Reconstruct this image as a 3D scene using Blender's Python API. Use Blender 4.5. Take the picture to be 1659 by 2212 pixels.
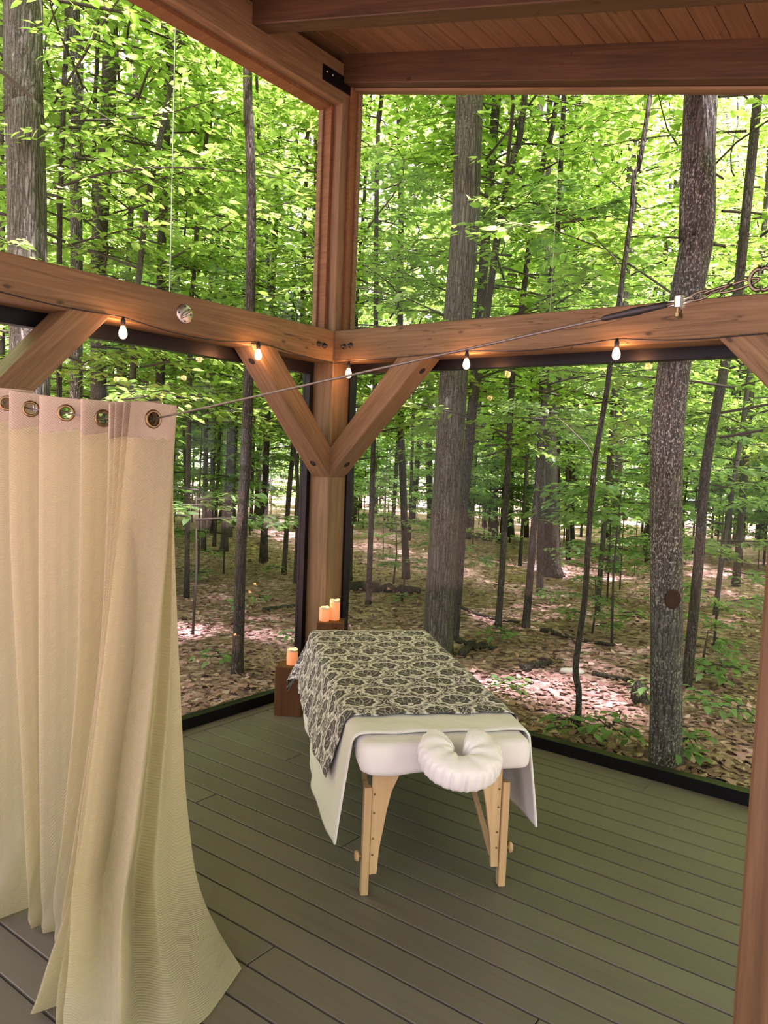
import bpy, bmesh, math, random
import numpy as np
from mathutils import Vector, Matrix
random.seed(7)
SC = bpy.context.scene
COL = SC.collection
for _o in list(bpy.data.objects):
    bpy.data.objects.remove(_o)

# ------------------------------------------------------------------ camera
FRAME_W, FRAME_H, FOCAL = 1659, 2212, 1676.955
CAM = np.array([3.7861, -4.3762, 1.8191])
YAW, PITCH, ROLL = 0.6413, -0.0676, 0.0400

def camera_axes():
    cy, sy, cp, sp = math.cos(YAW), math.sin(YAW), math.cos(PITCH), math.sin(PITCH)
    f = np.array([-sy*cp, cy*cp, sp]); r = np.array([cy, sy, 0.0]); u = np.cross(r, f)
    cr, sr = math.cos(ROLL), math.sin(ROLL)
    return r*cr + u*sr, -r*sr + u*cr, f
AX_R, AX_U, AX_F = camera_axes()
cam = bpy.data.cameras.new('camera')
cam.sensor_fit = 'VERTICAL'; cam.sensor_height = 36.0
cam.lens = FOCAL*36.0/FRAME_H
cam.clip_start = 0.05; cam.clip_end = 400
cam_ob = bpy.data.objects.new('camera', cam); COL.objects.link(cam_ob)
_m = Matrix.Identity(4)
for _i in range(3):
    _m[_i][0], _m[_i][1], _m[_i][2], _m[_i][3] = AX_R[_i], AX_U[_i], -AX_F[_i], CAM[_i]
cam_ob.matrix_world = _m
SC.camera = cam_ob

# measuring helpers: where a sight line of the photograph meets a plane of the place
def sight(u, v):
    return AX_F + AX_R*(u - FRAME_W/2)/FOCAL - AX_U*(v - FRAME_H/2)/FOCAL
def on_z(u, v, z=0.0):
    d = sight(u, v); return CAM + d*((z - CAM[2])/d[2])
def on_x(u, v, x=0.0):
    d = sight(u, v); return CAM + d*((x - CAM[0])/d[0])
def on_y(u, v, y=0.0):
    d = sight(u, v); return CAM + d*((y - CAM[1])/d[1])

# ------------------------------------------------------------------ world, sun, exposure
W = bpy.data.worlds.new('sky'); SC.world = W; W.use_nodes = True
_nt = W.node_tree; _nt.nodes.clear()
_bg = _nt.nodes.new('ShaderNodeBackground'); _wo = _nt.nodes.new('ShaderNodeOutputWorld')
_bg.inputs[0].default_value = (1.0, 0.87, 1.0, 1); _bg.inputs[1].default_value = 1.6
_nt.links.new(_bg.outputs[0], _wo.inputs[0])
sun = bpy.data.lights.new('sun', 'SUN'); sun.energy = 36.0; sun.angle = math.radians(3.0); sun.color = (1.0, 0.81, 0.87)
sun_ob = bpy.data.objects.new('sun', sun); COL.objects.link(sun_ob)
sun_ob.location = (12, 8, 30)
sun_ob.rotation_euler = Vector((-0.38, 0.12, -1.0)).to_track_quat('-Z', 'Y').to_euler()
SC.view_settings.view_transform = 'Standard'; SC.view_settings.look = 'None'
SC.view_settings.gamma = 1.0; SC.view_settings.use_curve_mapping = False
SC.view_settings.exposure = 0.66
try:
    SC.cycles.use_denoising = True
    SC.cycles.max_bounces = 6; SC.cycles.diffuse_bounces = 3; SC.cycles.transmission_bounces = 4; SC.cycles.glossy_bounces = 2
    SC.cycles.transparent_max_bounces = 8; SC.cycles.caustics_reflective = False; SC.cycles.caustics_refractive = False
    SC.cycles.sample_clamp_indirect = 6.0; SC.cycles.use_adaptive_sampling = True; SC.cycles.adaptive_threshold = 0.07
except Exception:
    pass

# ------------------------------------------------------------------ object helpers
def link(o, parent=None):
    COL.objects.link(o)
    if parent is not None:
        o.parent = parent
    return o
def tag(o, label=None, cat=None, group=None, kind=None):
    if label: o['label'] = label
    if cat: o['category'] = cat
    if group: o['group'] = group
    if kind: o['kind'] = kind
    return o
def empty(name, loc=(0, 0, 0), rz=0.0):
    o = bpy.data.objects.new(name, None); o.empty_display_size = 0.1
    o.location = loc; o.rotation_euler = (0, 0, rz)
    return link(o)
def obj(name, me, mat=None, parent=None, loc=None, rot=None):
    o = bpy.data.objects.new(name, me)
    if mat is not None and not me.materials:
        me.materials.append(mat)
    if loc is not None: o.location = loc
    if rot is not None: o.rotation_euler = rot
    return link(o, parent)
def copy_tree(o, parent=None):
    c = o.copy(); COL.objects.link(c); c.parent = parent
    for ch in list(o.children):
        copy_tree(ch, c)
    return c
def mesh_np(name, V, F, smooth=False, tint=None, uv=None):
    """V (n,3), F (m,k) with k = 3 or 4, or a list of faces"""
    me = bpy.data.meshes.new(name)
    if isinstance(F, np.ndarray):
        V = np.ascontiguousarray(V, dtype=np.float32); F = np.ascontiguousarray(F, dtype=np.int32)
        n, k = F.shape
        me.vertices.add(len(V)); me.vertices.foreach_set('co', V.ravel())
        me.loops.add(n*k); me.loops.foreach_set('vertex_index', F.ravel())
        me.polygons.add(n); me.polygons.foreach_set('loop_start', np.arange(0, n*k, k, dtype=np.int32))
        me.update(calc_edges=True)
    else:
        me.from_pydata([tuple(v) for v in V], [], F); me.update()
    if smooth:
        me.polygons.foreach_set('use_smooth', np.ones(len(me.polygons), dtype=bool))
    if tint is not None:
        a = me.attributes.new('tint', 'FLOAT', 'FACE'); a.data.foreach_set('value', np.asarray(tint, dtype=np.float32))
    if uv is not None:
        l = me.uv_layers.new(name='UVMap'); vi = np.zeros(len(me.loops), dtype=np.int32)
        me.loops.foreach_get('vertex_index', vi)
        l.data.foreach_set('uv', np.ascontiguousarray(np.asarray(uv, dtype=np.float32)[vi]).ravel())
    return me
def bm_mesh(name, bm, smooth=False):
    me = bpy.data.meshes.new(name); bm.to_mesh(me); bm.free()
    if smooth:
        for p in me.polygons: p.use_smooth = True
    return me
def box_mesh(name, lo, hi, bev=0.0, seg=1):
    bm = bmesh.new()
    bmesh.ops.create_cube(bm, size=1.0)
    for v in bm.verts:
        for i in range(3):
            v.co[i] = lo[i] + (v.co[i] + 0.5)*(hi[i] - lo[i])
    if bev > 0:
        bmesh.ops.bevel(bm, geom=bm.edges[:], offset=bev, segments=seg, profile=0.5, affect='EDGES')
    return bm_mesh(name, bm)
def prism_mesh(name, pts, axis, a, b, bev=0.0, seg=1):
    """pts: 2-D outline, extruded along axis ('x','y','z') from a to b"""
    def P(p, t):
        return {'x': (t, p[0], p[1]), 'y': (p[0], t, p[1]), 'z': (p[0], p[1], t)}[axis]
    bm = bmesh.new()
    A = [bm.verts.new(P(p, a)) for p in pts]; B = [bm.verts.new(P(p, b)) for p in pts]
    n = len(pts)
    bm.faces.new(A); bm.faces.new(B[::-1])
    for i in range(n):
        bm.faces.new((A[i], B[i], B[(i+1) % n], A[(i+1) % n]))
    bmesh.ops.recalc_face_normals(bm, faces=bm.faces[:])
    if bev > 0:
        bmesh.ops.bevel(bm, geom=bm.edges[:], offset=bev, segments=seg, profile=0.5, affect='EDGES')
    return bm_mesh(name, bm)
def tube_arrays(P, R, seg=10, caps=True, noise=0.0, rng=None, lobes=None):
    P = np.asarray(P, float); R = np.asarray(R, float); n = len(P)
    T = np.gradient(P, axis=0); T /= np.linalg.norm(T, axis=1)[:, None] + 1e-12
    ref = np.array([0.0, 0.0, 1.0]) if abs(T[0][2]) < 0.9 else np.array([1.0, 0.0, 0.0])
    A = np.cross(T, ref); A /= np.linalg.norm(A, axis=1)[:, None] + 1e-12
    B = np.cross(T, A)
    th = np.linspace(0, 2*np.pi, seg, endpoint=False)
    rad = np.repeat(R[:, None], seg, 1)
    if noise and rng is not None:
        rad = rad*(1 + noise*rng.standard_normal((n, seg)))
    if lobes is not None:
        rad = rad*lobes(np.arange(n)[:, None], th[None, :])
    V = P[:, None, :] + rad[..., None]*(np.cos(th)[None, :, None]*A[:, None, :] + np.sin(th)[None, :, None]*B[:, None, :])
    V = V.reshape(-1, 3)
    i = np.arange(n-1)[:, None]*seg; j = np.arange(seg)[None, :]; j2 = (j + 1) % seg
    F = np.stack([i + j, i + j2, i + seg + j2, i + seg + j], -1).reshape(-1, 4)
    if caps:
        V = np.vstack([V, P[0], P[-1]]); c0, c1 = n*seg, n*seg + 1
        k = np.arange(seg); k2 = (k + 1) % seg
        F = np.vstack([F, np.stack([np.full(seg, c0), k2, k, np.full(seg, c0)], -1)[:, [0, 1, 2, 2]],
                       np.stack([np.full(seg, c1), (n-1)*seg + k, (n-1)*seg + k2, np.full(seg, c1)], -1)[:, [0, 1, 2, 2]]])
    return V, F
def clean_faces(F):
    return [tuple(dict.fromkeys(int(i) for i in f)) for f in F]
def tube(name, P, R, seg=10, mat=None, parent=None, smooth=True, **kw):
    V, F = tube_arrays(P, R, seg, **kw)
    me = mesh_np(name, V, clean_faces(F), smooth)
    return obj(name, me, mat, parent)
def lathe_mesh(name, prof, seg=20, smooth=True):
    """prof: (radius, z) from bottom to top"""
    V, F = [], []
    for r, z in prof:
        for k in range(seg):
            a = 2*math.pi*k/seg; V.append((r*math.cos(a), r*math.sin(a), z))
    for i in range(len(prof)-1):
        for k in range(seg):
            k2 = (k+1) % seg
            F.append((i*seg+k, i*seg+k2, (i+1)*seg+k2, (i+1)*seg+k))
    F.append(tuple(range(seg))[::-1]); F.append(tuple((len(prof)-1)*seg + k for k in range(seg)))
    return mesh_np(name, V, F, smooth)
def smooth_line(P, n):
    """Catmull-Rom through the points P, n samples per span"""
    P = np.asarray(P, float); out = []
    Q = np.vstack([2*P[0] - P[1], P, 2*P[-1] - P[-2]])
    for i in range(1, len(Q)-2):
        p0, p1, p2, p3 = Q[i-1], Q[i], Q[i+1], Q[i+2]
        for t in np.linspace(0, 1, n, endpoint=False):
            out.append(0.5*((2*p1) + (-p0+p2)*t + (2*p0-5*p1+4*p2-p3)*t*t + (-p0+3*p1-3*p2+p3)*t**3))
    out.append(P[-1])
    return np.array(out)

# ------------------------------------------------------------------ materials
class N:
    """a small node writer"""
    def __init__(s, name):
        s.m = bpy.data.materials.new(name); s.m.use_nodes = True
        s.t = s.m.node_tree; s.t.nodes.clear()
        s.out = s.t.nodes.new('ShaderNodeOutputMaterial')
    def n(s, kind, **kw):
        x = s.t.nodes.new('ShaderNode' + kind)
        for k, v in kw.items(): setattr(x, k, v)
        return x
    def put(s, sock, v):
        if v is None: return
        if hasattr(v, 'is_output'): s.t.links.new(v, sock)
        elif isinstance(v, (tuple, list)) and len(v) == 3 and sock.type == 'RGBA': sock.default_value = (*v, 1)
        else: sock.default_value = v
    def math(s, op, a, b=None, c=None):
        x = s.n('Math', operation=op)
        for i, v in enumerate((a, b, c)):
            if v is not None: s.put(x.inputs[i], v)
        return x.outputs[0]
    def coord(s, which='Object', scale=(1, 1, 1), loc=(0, 0, 0), rot=(0, 0, 0)):
        tc = s.n('TexCoord'); mp = s.n('Mapping')
        mp.inputs['Scale'].default_value = scale; mp.inputs['Location'].default_value = loc; mp.inputs['Rotation'].default_value = rot
        s.t.links.new(tc.outputs[which], mp.inputs[0]); return mp.outputs[0]
    def noise(s, vec, scale=5, detail=4, rough=0.55, dist=0.0, out=0):
        x = s.n('TexNoise'); s.put(x.inputs['Vector'], vec)
        x.inputs['Scale'].default_value = scale; x.inputs['Detail'].default_value = detail
        x.inputs['Roughness'].default_value = rough; x.inputs['Distortion'].default_value = dist
        return x.outputs[out]
    def voro(s, vec, scale=5, feature='F1', out='Distance', rnd=1.0):
        x = s.n('TexVoronoi', feature=feature); s.put(x.inputs['Vector'], vec)
        x.inputs['Scale'].default_value = scale; x.inputs['Randomness'].default_value = rnd
        return x.outputs[out]
    def ramp(s, fac, stops, interp='LINEAR'):
        x = s.n('ValToRGB'); s.put(x.inputs[0], fac); cr = x.color_ramp; cr.interpolation = interp
        while len(cr.elements) < len(stops): cr.elements.new(0.5)
        for e, (p, c) in zip(cr.elements, stops):
            e.position = p; e.color = (*c, 1) if len(c) == 3 else c
        return x.outputs[0]
    def mix(s, fac, a, b, blend='MIX'):
        x = s.n('Mix', data_type='RGBA', blend_type=blend)
        s.put(x.inputs[0], fac); s.put(x.inputs[6], a); s.put(x.inputs[7], b); return x.outputs[2]
    def bump(s, h, strength=0.3, dist=0.01, normal=None):
        x = s.n('Bump'); s.put(x.inputs['Height'], h)
        x.inputs['Strength'].default_value = strength; x.inputs['Distance'].default_value = dist
        if normal is not None: s.put(x.inputs['Normal'], normal)
        return x.outputs[0]
    def bsdf(s, color, rough=0.6, normal=None, metal=0.0, spec=0.5, emit=None, estr=0.0, sss=None):
        x = s.n('BsdfPrincipled'); s.put(x.inputs['Base Color'], color); s.put(x.inputs['Roughness'], rough)
        x.inputs['Metallic'].default_value = metal; s.put(x.inputs['Specular IOR Level'], spec)
        if normal is not None: s.put(x.inputs['Normal'], normal)
        if emit is not None:
            s.put(x.inputs['Emission Color'], emit); s.put(x.inputs['Emission Strength'], estr)
        return x.outputs[0]
    def mixs(s, fac, a, b):
        x = s.n('MixShader'); s.put(x.inputs[0], fac); s.t.links.new(a, x.inputs[1]); s.t.links.new(b, x.inputs[2]); return x.outputs[0]
    def done(s, sh, disp=None):
        s.t.links.new(sh, s.out.inputs[0]); return s.m

def wood_mat(name, c_dark, c_mid, c_light, rough=0.55, grain=26, axis=0, knots=True, bump=0.25, along=1.1, seed=0.0):
    """grain runs along the object's own axis"""
    w = N(name)
    sc = [grain, grain, grain]; sc[axis] = along
    info = w.n('ObjectInfo').outputs['Random']
    off = w.n('CombineXYZ'); 
    for i in range(3): w.put(off.inputs[i], w.math('MULTIPLY', info, 17.0 + 9*i + seed))
    tc = w.n('TexCoord').outputs['Object']
    ad = w.n('VectorMath', operation='ADD'); w.put(ad.inputs[0], tc); w.put(ad.inputs[1], off.outputs[0])
    base = ad.outputs[0]
    def mp(scale):
        m = w.n('Mapping'); m.inputs['Scale'].default_value = scale; w.put(m.inputs[0], base); return m.outputs[0]
    warp = w.noise(mp((1.6, 1.6, 1.6)), 1.5, 3)
    g = w.noise(mp(tuple(sc)), 1.0, 5, 0.6, 1.6)
    ks = [8.0, 8.0, 8.0]; ks[axis] = 3.6
    col = w.ramp(g, [(0.28, c_dark), (0.5, c_mid), (0.74, c_light)])
    big = w.noise(mp((1.3, 1.3, 1.3)), 1.2, 3)
    col = w.mix(w.ramp(big, [(0.35, (0, 0, 0)), (0.7, (0.55, 0.55, 0.55))]), col, tuple(x*0.72 for x in c_mid))
    h = g
    if knots:
        kd = w.voro(mp(tuple(ks)), 1.0)
        kd = w.math('ADD', kd, w.math('MULTIPLY', warp, 0.08))
        col = w.mix(w.ramp(kd, [(0.09, (0.8, 0.8, 0.8)), (0.13, (0.15, 0.15, 0.15)), (0.20, (0, 0, 0))]), col, tuple(x*0.32 for x in c_dark))
        cs = [13.0, 13.0, 13.0]; cs[axis] = 0.55
        ck = w.noise(mp(tuple(cs)), 1.0, 2, 0.5, 0.6)
        crack = w.ramp(ck, [(0.497, (0, 0, 0)), (0.5, (1, 1, 1)), (0.503, (0, 0, 0))])
        msk = w.ramp(w.noise(mp((0.8, 2.2, 2.2)), 1.0, 1), [(0.52, (0, 0, 0)), (0.58, (1, 1, 1))])
        crack = w.math('MULTIPLY', crack, msk)
        col = w.mix(w.math('MULTIPLY', crack, 0.75), col, tuple(x*0.2 for x in c_dark))
        h = w.math('SUBTRACT', g, w.math('MULTIPLY', crack, 2.0))
    nrm = w.bump(h, bump, 0.004)
    return w.done(w.bsdf(col, rough, nrm, spec=0.3))

def plain_mat(name, color, rough=0.5, metal=0.0, spec=0.5, bump_scale=0, bump=0.1, var=0.0):
    w = N(name); c = w.coord('Object')
    nz = w.noise(c, bump_scale or 40, 4)
    col = w.mix(w.math('MULTIPLY', nz, var), color, tuple(x*0.5 for x in color)) if var else color
    nrm = w.bump(nz, bump, 0.002) if bump_scale else None
    return w.done(w.bsdf(col, rough, nrm, metal, spec))

M = {}
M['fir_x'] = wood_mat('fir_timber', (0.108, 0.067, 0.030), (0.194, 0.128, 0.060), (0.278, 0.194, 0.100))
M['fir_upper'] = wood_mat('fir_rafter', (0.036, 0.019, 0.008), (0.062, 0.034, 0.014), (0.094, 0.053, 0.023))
M['fir_dark'] = wood_mat('fir_stained', (0.058, 0.032, 0.013), (0.102, 0.058, 0.024), (0.148, 0.088, 0.038))
M['fir_trim'] = wood_mat('fir_trim_wood', (0.125, 0.056, 0.021), (0.18, 0.086, 0.033), (0.25, 0.13, 0.054), knots=False)
M['ceil_pine'] = wood_mat('pine_ceiling_board', (0.098, 0.053, 0.022), (0.152, 0.086, 0.036), (0.21, 0.125, 0.056), axis=1, along=0.8)
M['box_wood'] = wood_mat('stained_block', (0.085, 0.036, 0.013), (0.135, 0.06, 0.021), (0.18, 0.085, 0.032), axis=2, knots=False)
M['birch'] = wood_mat('birch_ply', (0.56, 0.37, 0.20), (0.66, 0.46, 0.26), (0.73, 0.53, 0.32), axis=2, knots=False, rough=0.4, bump=0.06)
M['birch_edge'] = wood_mat('birch_solid', (0.53, 0.34, 0.18), (0.62, 0.42, 0.235), (0.69, 0.49, 0.29), axis=2, knots=False, rough=0.42, bump=0.06)
M['black_metal'] = plain_mat('black_frame', (0.006, 0.006, 0.0065), 0.35, 0.0, 0.18, 60, 0.05)
M['steel'] = plain_mat('galvanised_steel', (0.56, 0.55, 0.52), 0.32, 1.0, 0.5, 50, 0.12, 0.4)
M['dark_steel'] = plain_mat('dark_bolt', (0.055, 0.050, 0.046), 0.4, 0.8, 0.5, 50, 0.12)
M['brass'] = plain_mat('antique_brass', (0.26, 0.185, 0.09), 0.3, 1.0, 0.5, 50, 0.08)
M['link_steel'] = plain_mat('weathered_link', (0.20, 0.18, 0.13), 0.38, 1.0, 0.5, 50, 0.15, 0.4)
M['wire_black'] = plain_mat('black_wire', (0.012, 0.012, 0.012), 0.5)
M['cable'] = plain_mat('wire_rope', (0.16, 0.145, 0.12), 0.45, 0.7, 0.5, 300, 0.5)
M['subfloor'] = plain_mat('dark_under_deck', (0.008, 0.008, 0.008), 0.9)
M['roof_deck'] = plain_mat('roof_deck', (0.09, 0.06, 0.035), 0.8)

def deck_mat():
    w = N('composite_deck')
    info = w.n('ObjectInfo').outputs['Random']
    c = w.coord('Object', (1.2, 60, 60)); g = w.noise(c, 1.0, 4, 0.6)
    c2 = w.coord('Object', (6, 300, 300)); g2 = w.noise(c2, 1.0, 3, 0.6)
    b = w.coord('Object', (0.6, 1.4, 1)); blot = w.noise(b, 1.7, 3)
    col = w.ramp(g, [(0.3, (0.118, 0.104, 0.090)), (0.7, (0.147, 0.131, 0.113))])
    col = w.mix(w.ramp(blot, [(0.4, (0, 0, 0)), (0.72, (0.45, 0.45, 0.45))]), col, (0.158, 0.146, 0.130))
    hsv = w.n('HueSaturation'); w.put(hsv.inputs['Value'], w.math('ADD', 0.90, w.math('MULTIPLY', info, 0.2))); w.put(hsv.inputs['Color'], col)
    nrm = w.bump(w.math('ADD', g, w.math('MULTIPLY', g2, 0.7)), 0.18, 0.002)
    rough = w.math('ADD', 0.40, w.math('MULTIPLY', g, 0.2))
    return w.done(w.bsdf(hsv.outputs[0], rough, nrm, spec=0.35))
M['deck'] = deck_mat()

def glass_mat():
    w = N('window_glass')
    tr = w.n('BsdfTransparent'); tr.inputs[0].default_value = (0.975, 0.985, 0.975, 1)
    gl = w.n('BsdfGlossy'); gl.inputs['Roughness'].default_value = 0.01; gl.inputs[0].default_value = (1, 1, 1, 1)
    fr = w.n('Fresnel'); fr.inputs[0].default_value = 1.3
    return w.done(w.mixs(w.math('MULTIPLY', fr.outputs[0], 0.22), tr.outputs[0], gl.outputs[0]))
M['glass'] = glass_mat()
# ------------------------------------------------------------------ the room: posts, beams, roof, deck, windows
BW = 0.20                       # timber thickness
Z_BB, Z_BT = 2.521, 2.745       # middle beams
X_BACK, Y_FAR = -2.70, 0.0
Y_NEAR = -2.86                  # near face of the second bent
X_RIGHT = 3.51                  # inner face of the far right post
def roof_z(x): return 4.505 - 0.2407*x      # underside of the rafters
def ceil_z(x): return 4.700 - 0.2407*x      # underside of the ceiling boards

def timber(name, lo, hi, mat, label, cat, axis='x', bev=0.006, kind='structure', group=None):
    """an axis-aligned timber whose own X runs along its length"""
    lo, hi = Vector(lo), Vector(hi); c = (lo + hi)/2; s = hi - lo
    o = None
    if axis == 'x': me = box_mesh(name, -s/2, s/2, bev); rot = (0, 0, 0)
    elif axis == 'y': me = box_mesh(name, (-s.y/2, -s.x/2, -s.z/2), (s.y/2, s.x/2, s.z/2), bev); rot = (0, 0, math.pi/2)
    else: me = box_mesh(name, (-s.z/2, -s.y/2, -s.x/2), (s.z/2, s.y/2, s.x/2), bev); rot = (0, -math.pi/2, 0)
    o = obj(name, me, mat, None, c, rot)
    return tag(o, label, cat, group, kind)

post = timber('timber_post', (-BW, 0, 0.0), (0, BW, 4.40), M['fir_x'], 'square fir corner post where the two glass walls meet, behind the candles', 'post', 'z')
timber('timber_post', (-BW, -2.90, -0.03), (0, -2.70, 4.36), M['fir_x'], 'square fir post carrying the wall beam behind the curtain', 'post', 'z')
timber('timber_post', (X_RIGHT, 0, -0.03), (X_RIGHT + BW, BW, 3.66), M['fir_x'], 'square fir post at the far end of the wide glass wall', 'post', 'z')
rp = timber('timber_post', (X_RIGHT, Y_NEAR, -0.03), (X_RIGHT + BW, Y_NEAR + BW, 3.66), M['fir_dark'], 'dark brown post at the edge of the deck holding the eye bolt', 'post', 'z')

beamL = timber('timber_beam', (-BW, -5.6, Z_BB), (0, -0.002, Z_BT), M['fir_x'], 'heavy horizontal fir beam with a round metal anchor plate on its face', 'beam', 'y')
beamR = timber('timber_beam', (0.002, 0, Z_BB), (5.2, BW, Z_BT), M['fir_x'], 'heavy horizontal fir beam running behind the tensioned curtain cable', 'beam', 'x')
plate = timber('timber_beam', (-BW, -5.6, 4.362), (0, BW, 4.640), M['fir_x'], 'top plate beam under the rafters with a black bracket at its end', 'beam', 'y')

# rafters follow the roof slope
SL = math.atan(0.2407); L_R = 5.6
RAF = [(0.0, 0.14, 'sloping rafter directly above the wide upper window'), (-0.89, -0.75, 'sloping rafter crossing the ceiling, second in from the window wall'),
       (-1.78, -1.64, 'sloping rafter above the massage table'), (-2.67, -2.53, 'sloping rafter above the curtain'), (-3.56, -3.42, 'sloping rafter over the entrance side of the deck')]
for y0, y1, lab in RAF:
    me = box_mesh('rafter', (-0.7, 0, 0.0), (L_R, y1 - y0, 0.235), 0.006)
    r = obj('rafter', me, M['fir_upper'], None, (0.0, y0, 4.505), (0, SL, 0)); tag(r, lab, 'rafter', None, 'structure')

# ceiling: tongue and groove boards running across the rafters
ceil = obj('ceiling', box_mesh('ceiling', (-0.75, -5.9, 0.216), (L_R, 0.7, 0.27)), M['roof_deck'], None, (0, 0, 4.505), (0, SL, 0))
tag(ceil, 'sloping board ceiling of the pavilion', 'ceiling', None, 'structure')
bme = box_mesh('plank', (0.002, -5.85, 0.193), (0.1385, 0.65, 0.214), 0.005)
for k in range(44):
    b = obj('plank', bme, M['ceil_pine'], ceil, (-0.7 + k*0.1405, random.uniform(-0.02, 0.02), random.uniform(0, 0.0012)))
# blocking between plate and ceiling, one piece per rafter bay
for i in range(len(RAF)-1):
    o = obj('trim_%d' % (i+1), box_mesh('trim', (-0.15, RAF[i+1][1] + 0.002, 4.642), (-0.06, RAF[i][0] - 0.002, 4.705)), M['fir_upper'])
    tag(o, 'wood blocking on the top plate in the rafter bay numbered from the window wall'.replace('numbered from the window wall', ['next to the window wall', 'past the visible rafter', 'above the table', 'above the curtain'][i]), 'trim', None, 'structure')

# knee braces, proud of the faces of post and beam
def brace(name, along, sgn, base, label, first=False):
    """along 'x' or 'y': direction of the beam; sgn: side of the post; base: coordinate where the brace meets the post"""
    pr = 0.012
    z0, z1, run_lo, run_hi, top = 1.667, 1.885, 0.82, 0.60, Z_BB + 0.022
    a0 = 0.0
    pts = [(0.0, z0), (run_lo, Z_BB), (run_lo + 0.004, top - 0.004), (run_hi, top), (run_hi - 0.018, Z_BB), (0.0, z1)]
    L = 1.0
    if along == 'y':
        out = [(base + sgn*p[0], p[1]) for p in pts]
        me = prism_mesh(name, out, 'x', -BW + 0.03, pr, 0.005)
    else:
        out = [(base + sgn*p[0], p[1]) for p in pts]
        me = prism_mesh(name, out, 'y', -pr, BW - 0.03, 0.005)
    # turn the mesh so that its own X runs along the brace
    mid = Vector((0.3, 0, 2.09))
    d = Vector((sgn*0.82, 0, 0.853)) if along == 'x' else Vector((0, sgn*0.82, 0.853))
    c = Vector((base + sgn*0.36, 0.08, 2.09)) if along == 'x' else Vector((-0.08, base + sgn*0.36, 2.09))
    d.normalize(); yv = Vector((0, 1, 0)) if along == 'x' else Vector((1, 0, 0)); zv = d.cross(yv).normalized(); yv = zv.cross(d)
    R = Matrix((d, yv, zv)).transposed().to_4x4(); R.translation = c
    me.transform(R.inverted())
    o = obj(name, me, M['fir_x']); o.matrix_world = R
    tag(o, label, 'brace', None, 'structure')
    # counterbored bolt holes in the underside
    for t, k in ((0.12, 0), (0.90, 1)):
        z = z0 + t*(Z_BB - z0); a = base + sgn*t*run_lo
        P = Vector((a, 0.075, z)) if along == 'x' else Vector((-0.075, a, z))
        nrm = Vector((sgn*0.853, 0, -0.82)) if along == 'x' else Vector((0, sgn*0.853, -0.82)); nrm.normalize()
        ring = lathe_mesh('bolt_hole', [(0.023, -0.002), (0.026, 0.0012), (0.024, 0.0016), (0.020, 0.0006)], 20)
        h = obj('bolt_hole', ring, M['subfloor'], o)
        Q = nrm.to_track_quat('Z', 'Y').to_matrix().to_4x4(); Q.translation = P
        h.matrix_world = Q
        h.matrix_parent_inverse = R.inverted(); h.matrix_basis = Q
    return o
# the two braces of the corner post start where the post's faces are; mitred against each other
brace('timber_brace', 'y', -1, -0.004, 'knee brace leaning from the corner post up to the beam with the round anchor plate')
brace('timber_brace', 'x', 1, 0.004, 'knee brace leaning from the corner post up to the beam behind the cable')
brace('timber_brace', 'y', 1, -2.70, 'knee brace rising above the hanging curtain')
brace('timber_brace', 'x', -1, X_RIGHT, 'knee brace at the far end of the wide glass wall')

# bolts through the beam ends, parts of their beams
bolt_me = lathe_mesh('bolt', [(0.0205, 0.0), (0.0205, 0.004), (0.013, 0.0045), (0.013, 0.012), (0.0075, 0.0125), (0.0075, 0.030), (0.005, 0.032)], 18)
for b, P, n in ((beamL, (0.001, -0.17, 2.626), (1, 0, 0)), (beamL, (0.001, -0.108, 2.622), (1, 0, 0)), (beamR, (0.098, -0.001, 2.626), (0, -1, 0)), (beamR, (0.160, -0.001, 2.632), (0, -1, 0))):
    o = obj('bolt', bolt_me, M['dark_steel'], b)
    Q = Vector(n).to_track_quat('Z', 'Y').to_matrix().to_4x4(); Q.translation = Vector(P)
    o.matrix_parent_inverse = Matrix.Translation(b.location) @ b.rotation_euler.to_matrix().to_4x4()
    o.matrix_parent_inverse.invert(); o.matrix_basis = Q
# black steel bracket at the end of the top plate
br = obj('steel_bracket', box_mesh('steel_bracket', (0.0005, -0.225, 4.440), (0.008, 0.132, 4.545), 0.002), M['black_metal'])
tag(br, 'black steel bracket bolted across the top plate and the corner post', 'bracket')
for yy in (-0.185, -0.125):
    o = obj('bolt_head', lathe_mesh('bolt_head', [(0.008, 0), (0.008, 0.004), (0.005, 0.007)], 12), M['steel'], br, (0.008, yy, 4.505), (0, math.pi/2, 0))

# the deck: every board a plank with its gap
floor = obj('floor', box_mesh('floor', (-0.188, -6.2, -0.12), (6.0, 0.183, -0.06)), M['subfloor'])
tag(floor, 'grey green deck of long boards with dark gaps', 'floor', None, 'structure')
PITCH_B, Y_LINE = 0.1445, -1.0574
_plank = {}
def plank(x0, x1, y0, y1):
    L, wd = round(x1 - x0, 3), round(y1 - y0, 3)
    if (L, wd) not in _plank:
        _plank[(L, wd)] = box_mesh('plank', (0, 0, -0.028), (L, wd, 0), 0.0022, 1)
    return obj('plank', _plank[(L, wd)], M['deck'], floor, (x0, y0, random.uniform(-0.0008, 0)))
JOINTS = {0: [0.65], 4: [1.567], 5: [0.70], 10: [1.855], 8: [2.787], -1: [4.3], 2: [3.9], 6: [4.1], 9: [0.55, 3.6], 12: [2.9]}
G = 0.0049
plank(-0.186, -0.094 - G, -6.1, 0.18)             # border board along the wall
for k in range(-6, 36):
    y1 = Y_LINE - (k - 1)*PITCH_B - G; y0 = Y_LINE - k*PITCH_B + G
    xs = [-0.094] + JOINTS.get(k, [[], [3.2], [], [2.2 + 0.1*(k % 5)]][k % 4] if k > 11 else []) + [5.9]
    for a, b in zip(xs[:-1], xs[1:]):
        plank(a + G*0.5, b - G*0.5, y0, y1)
ytop = Y_LINE + 7*PITCH_B
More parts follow.
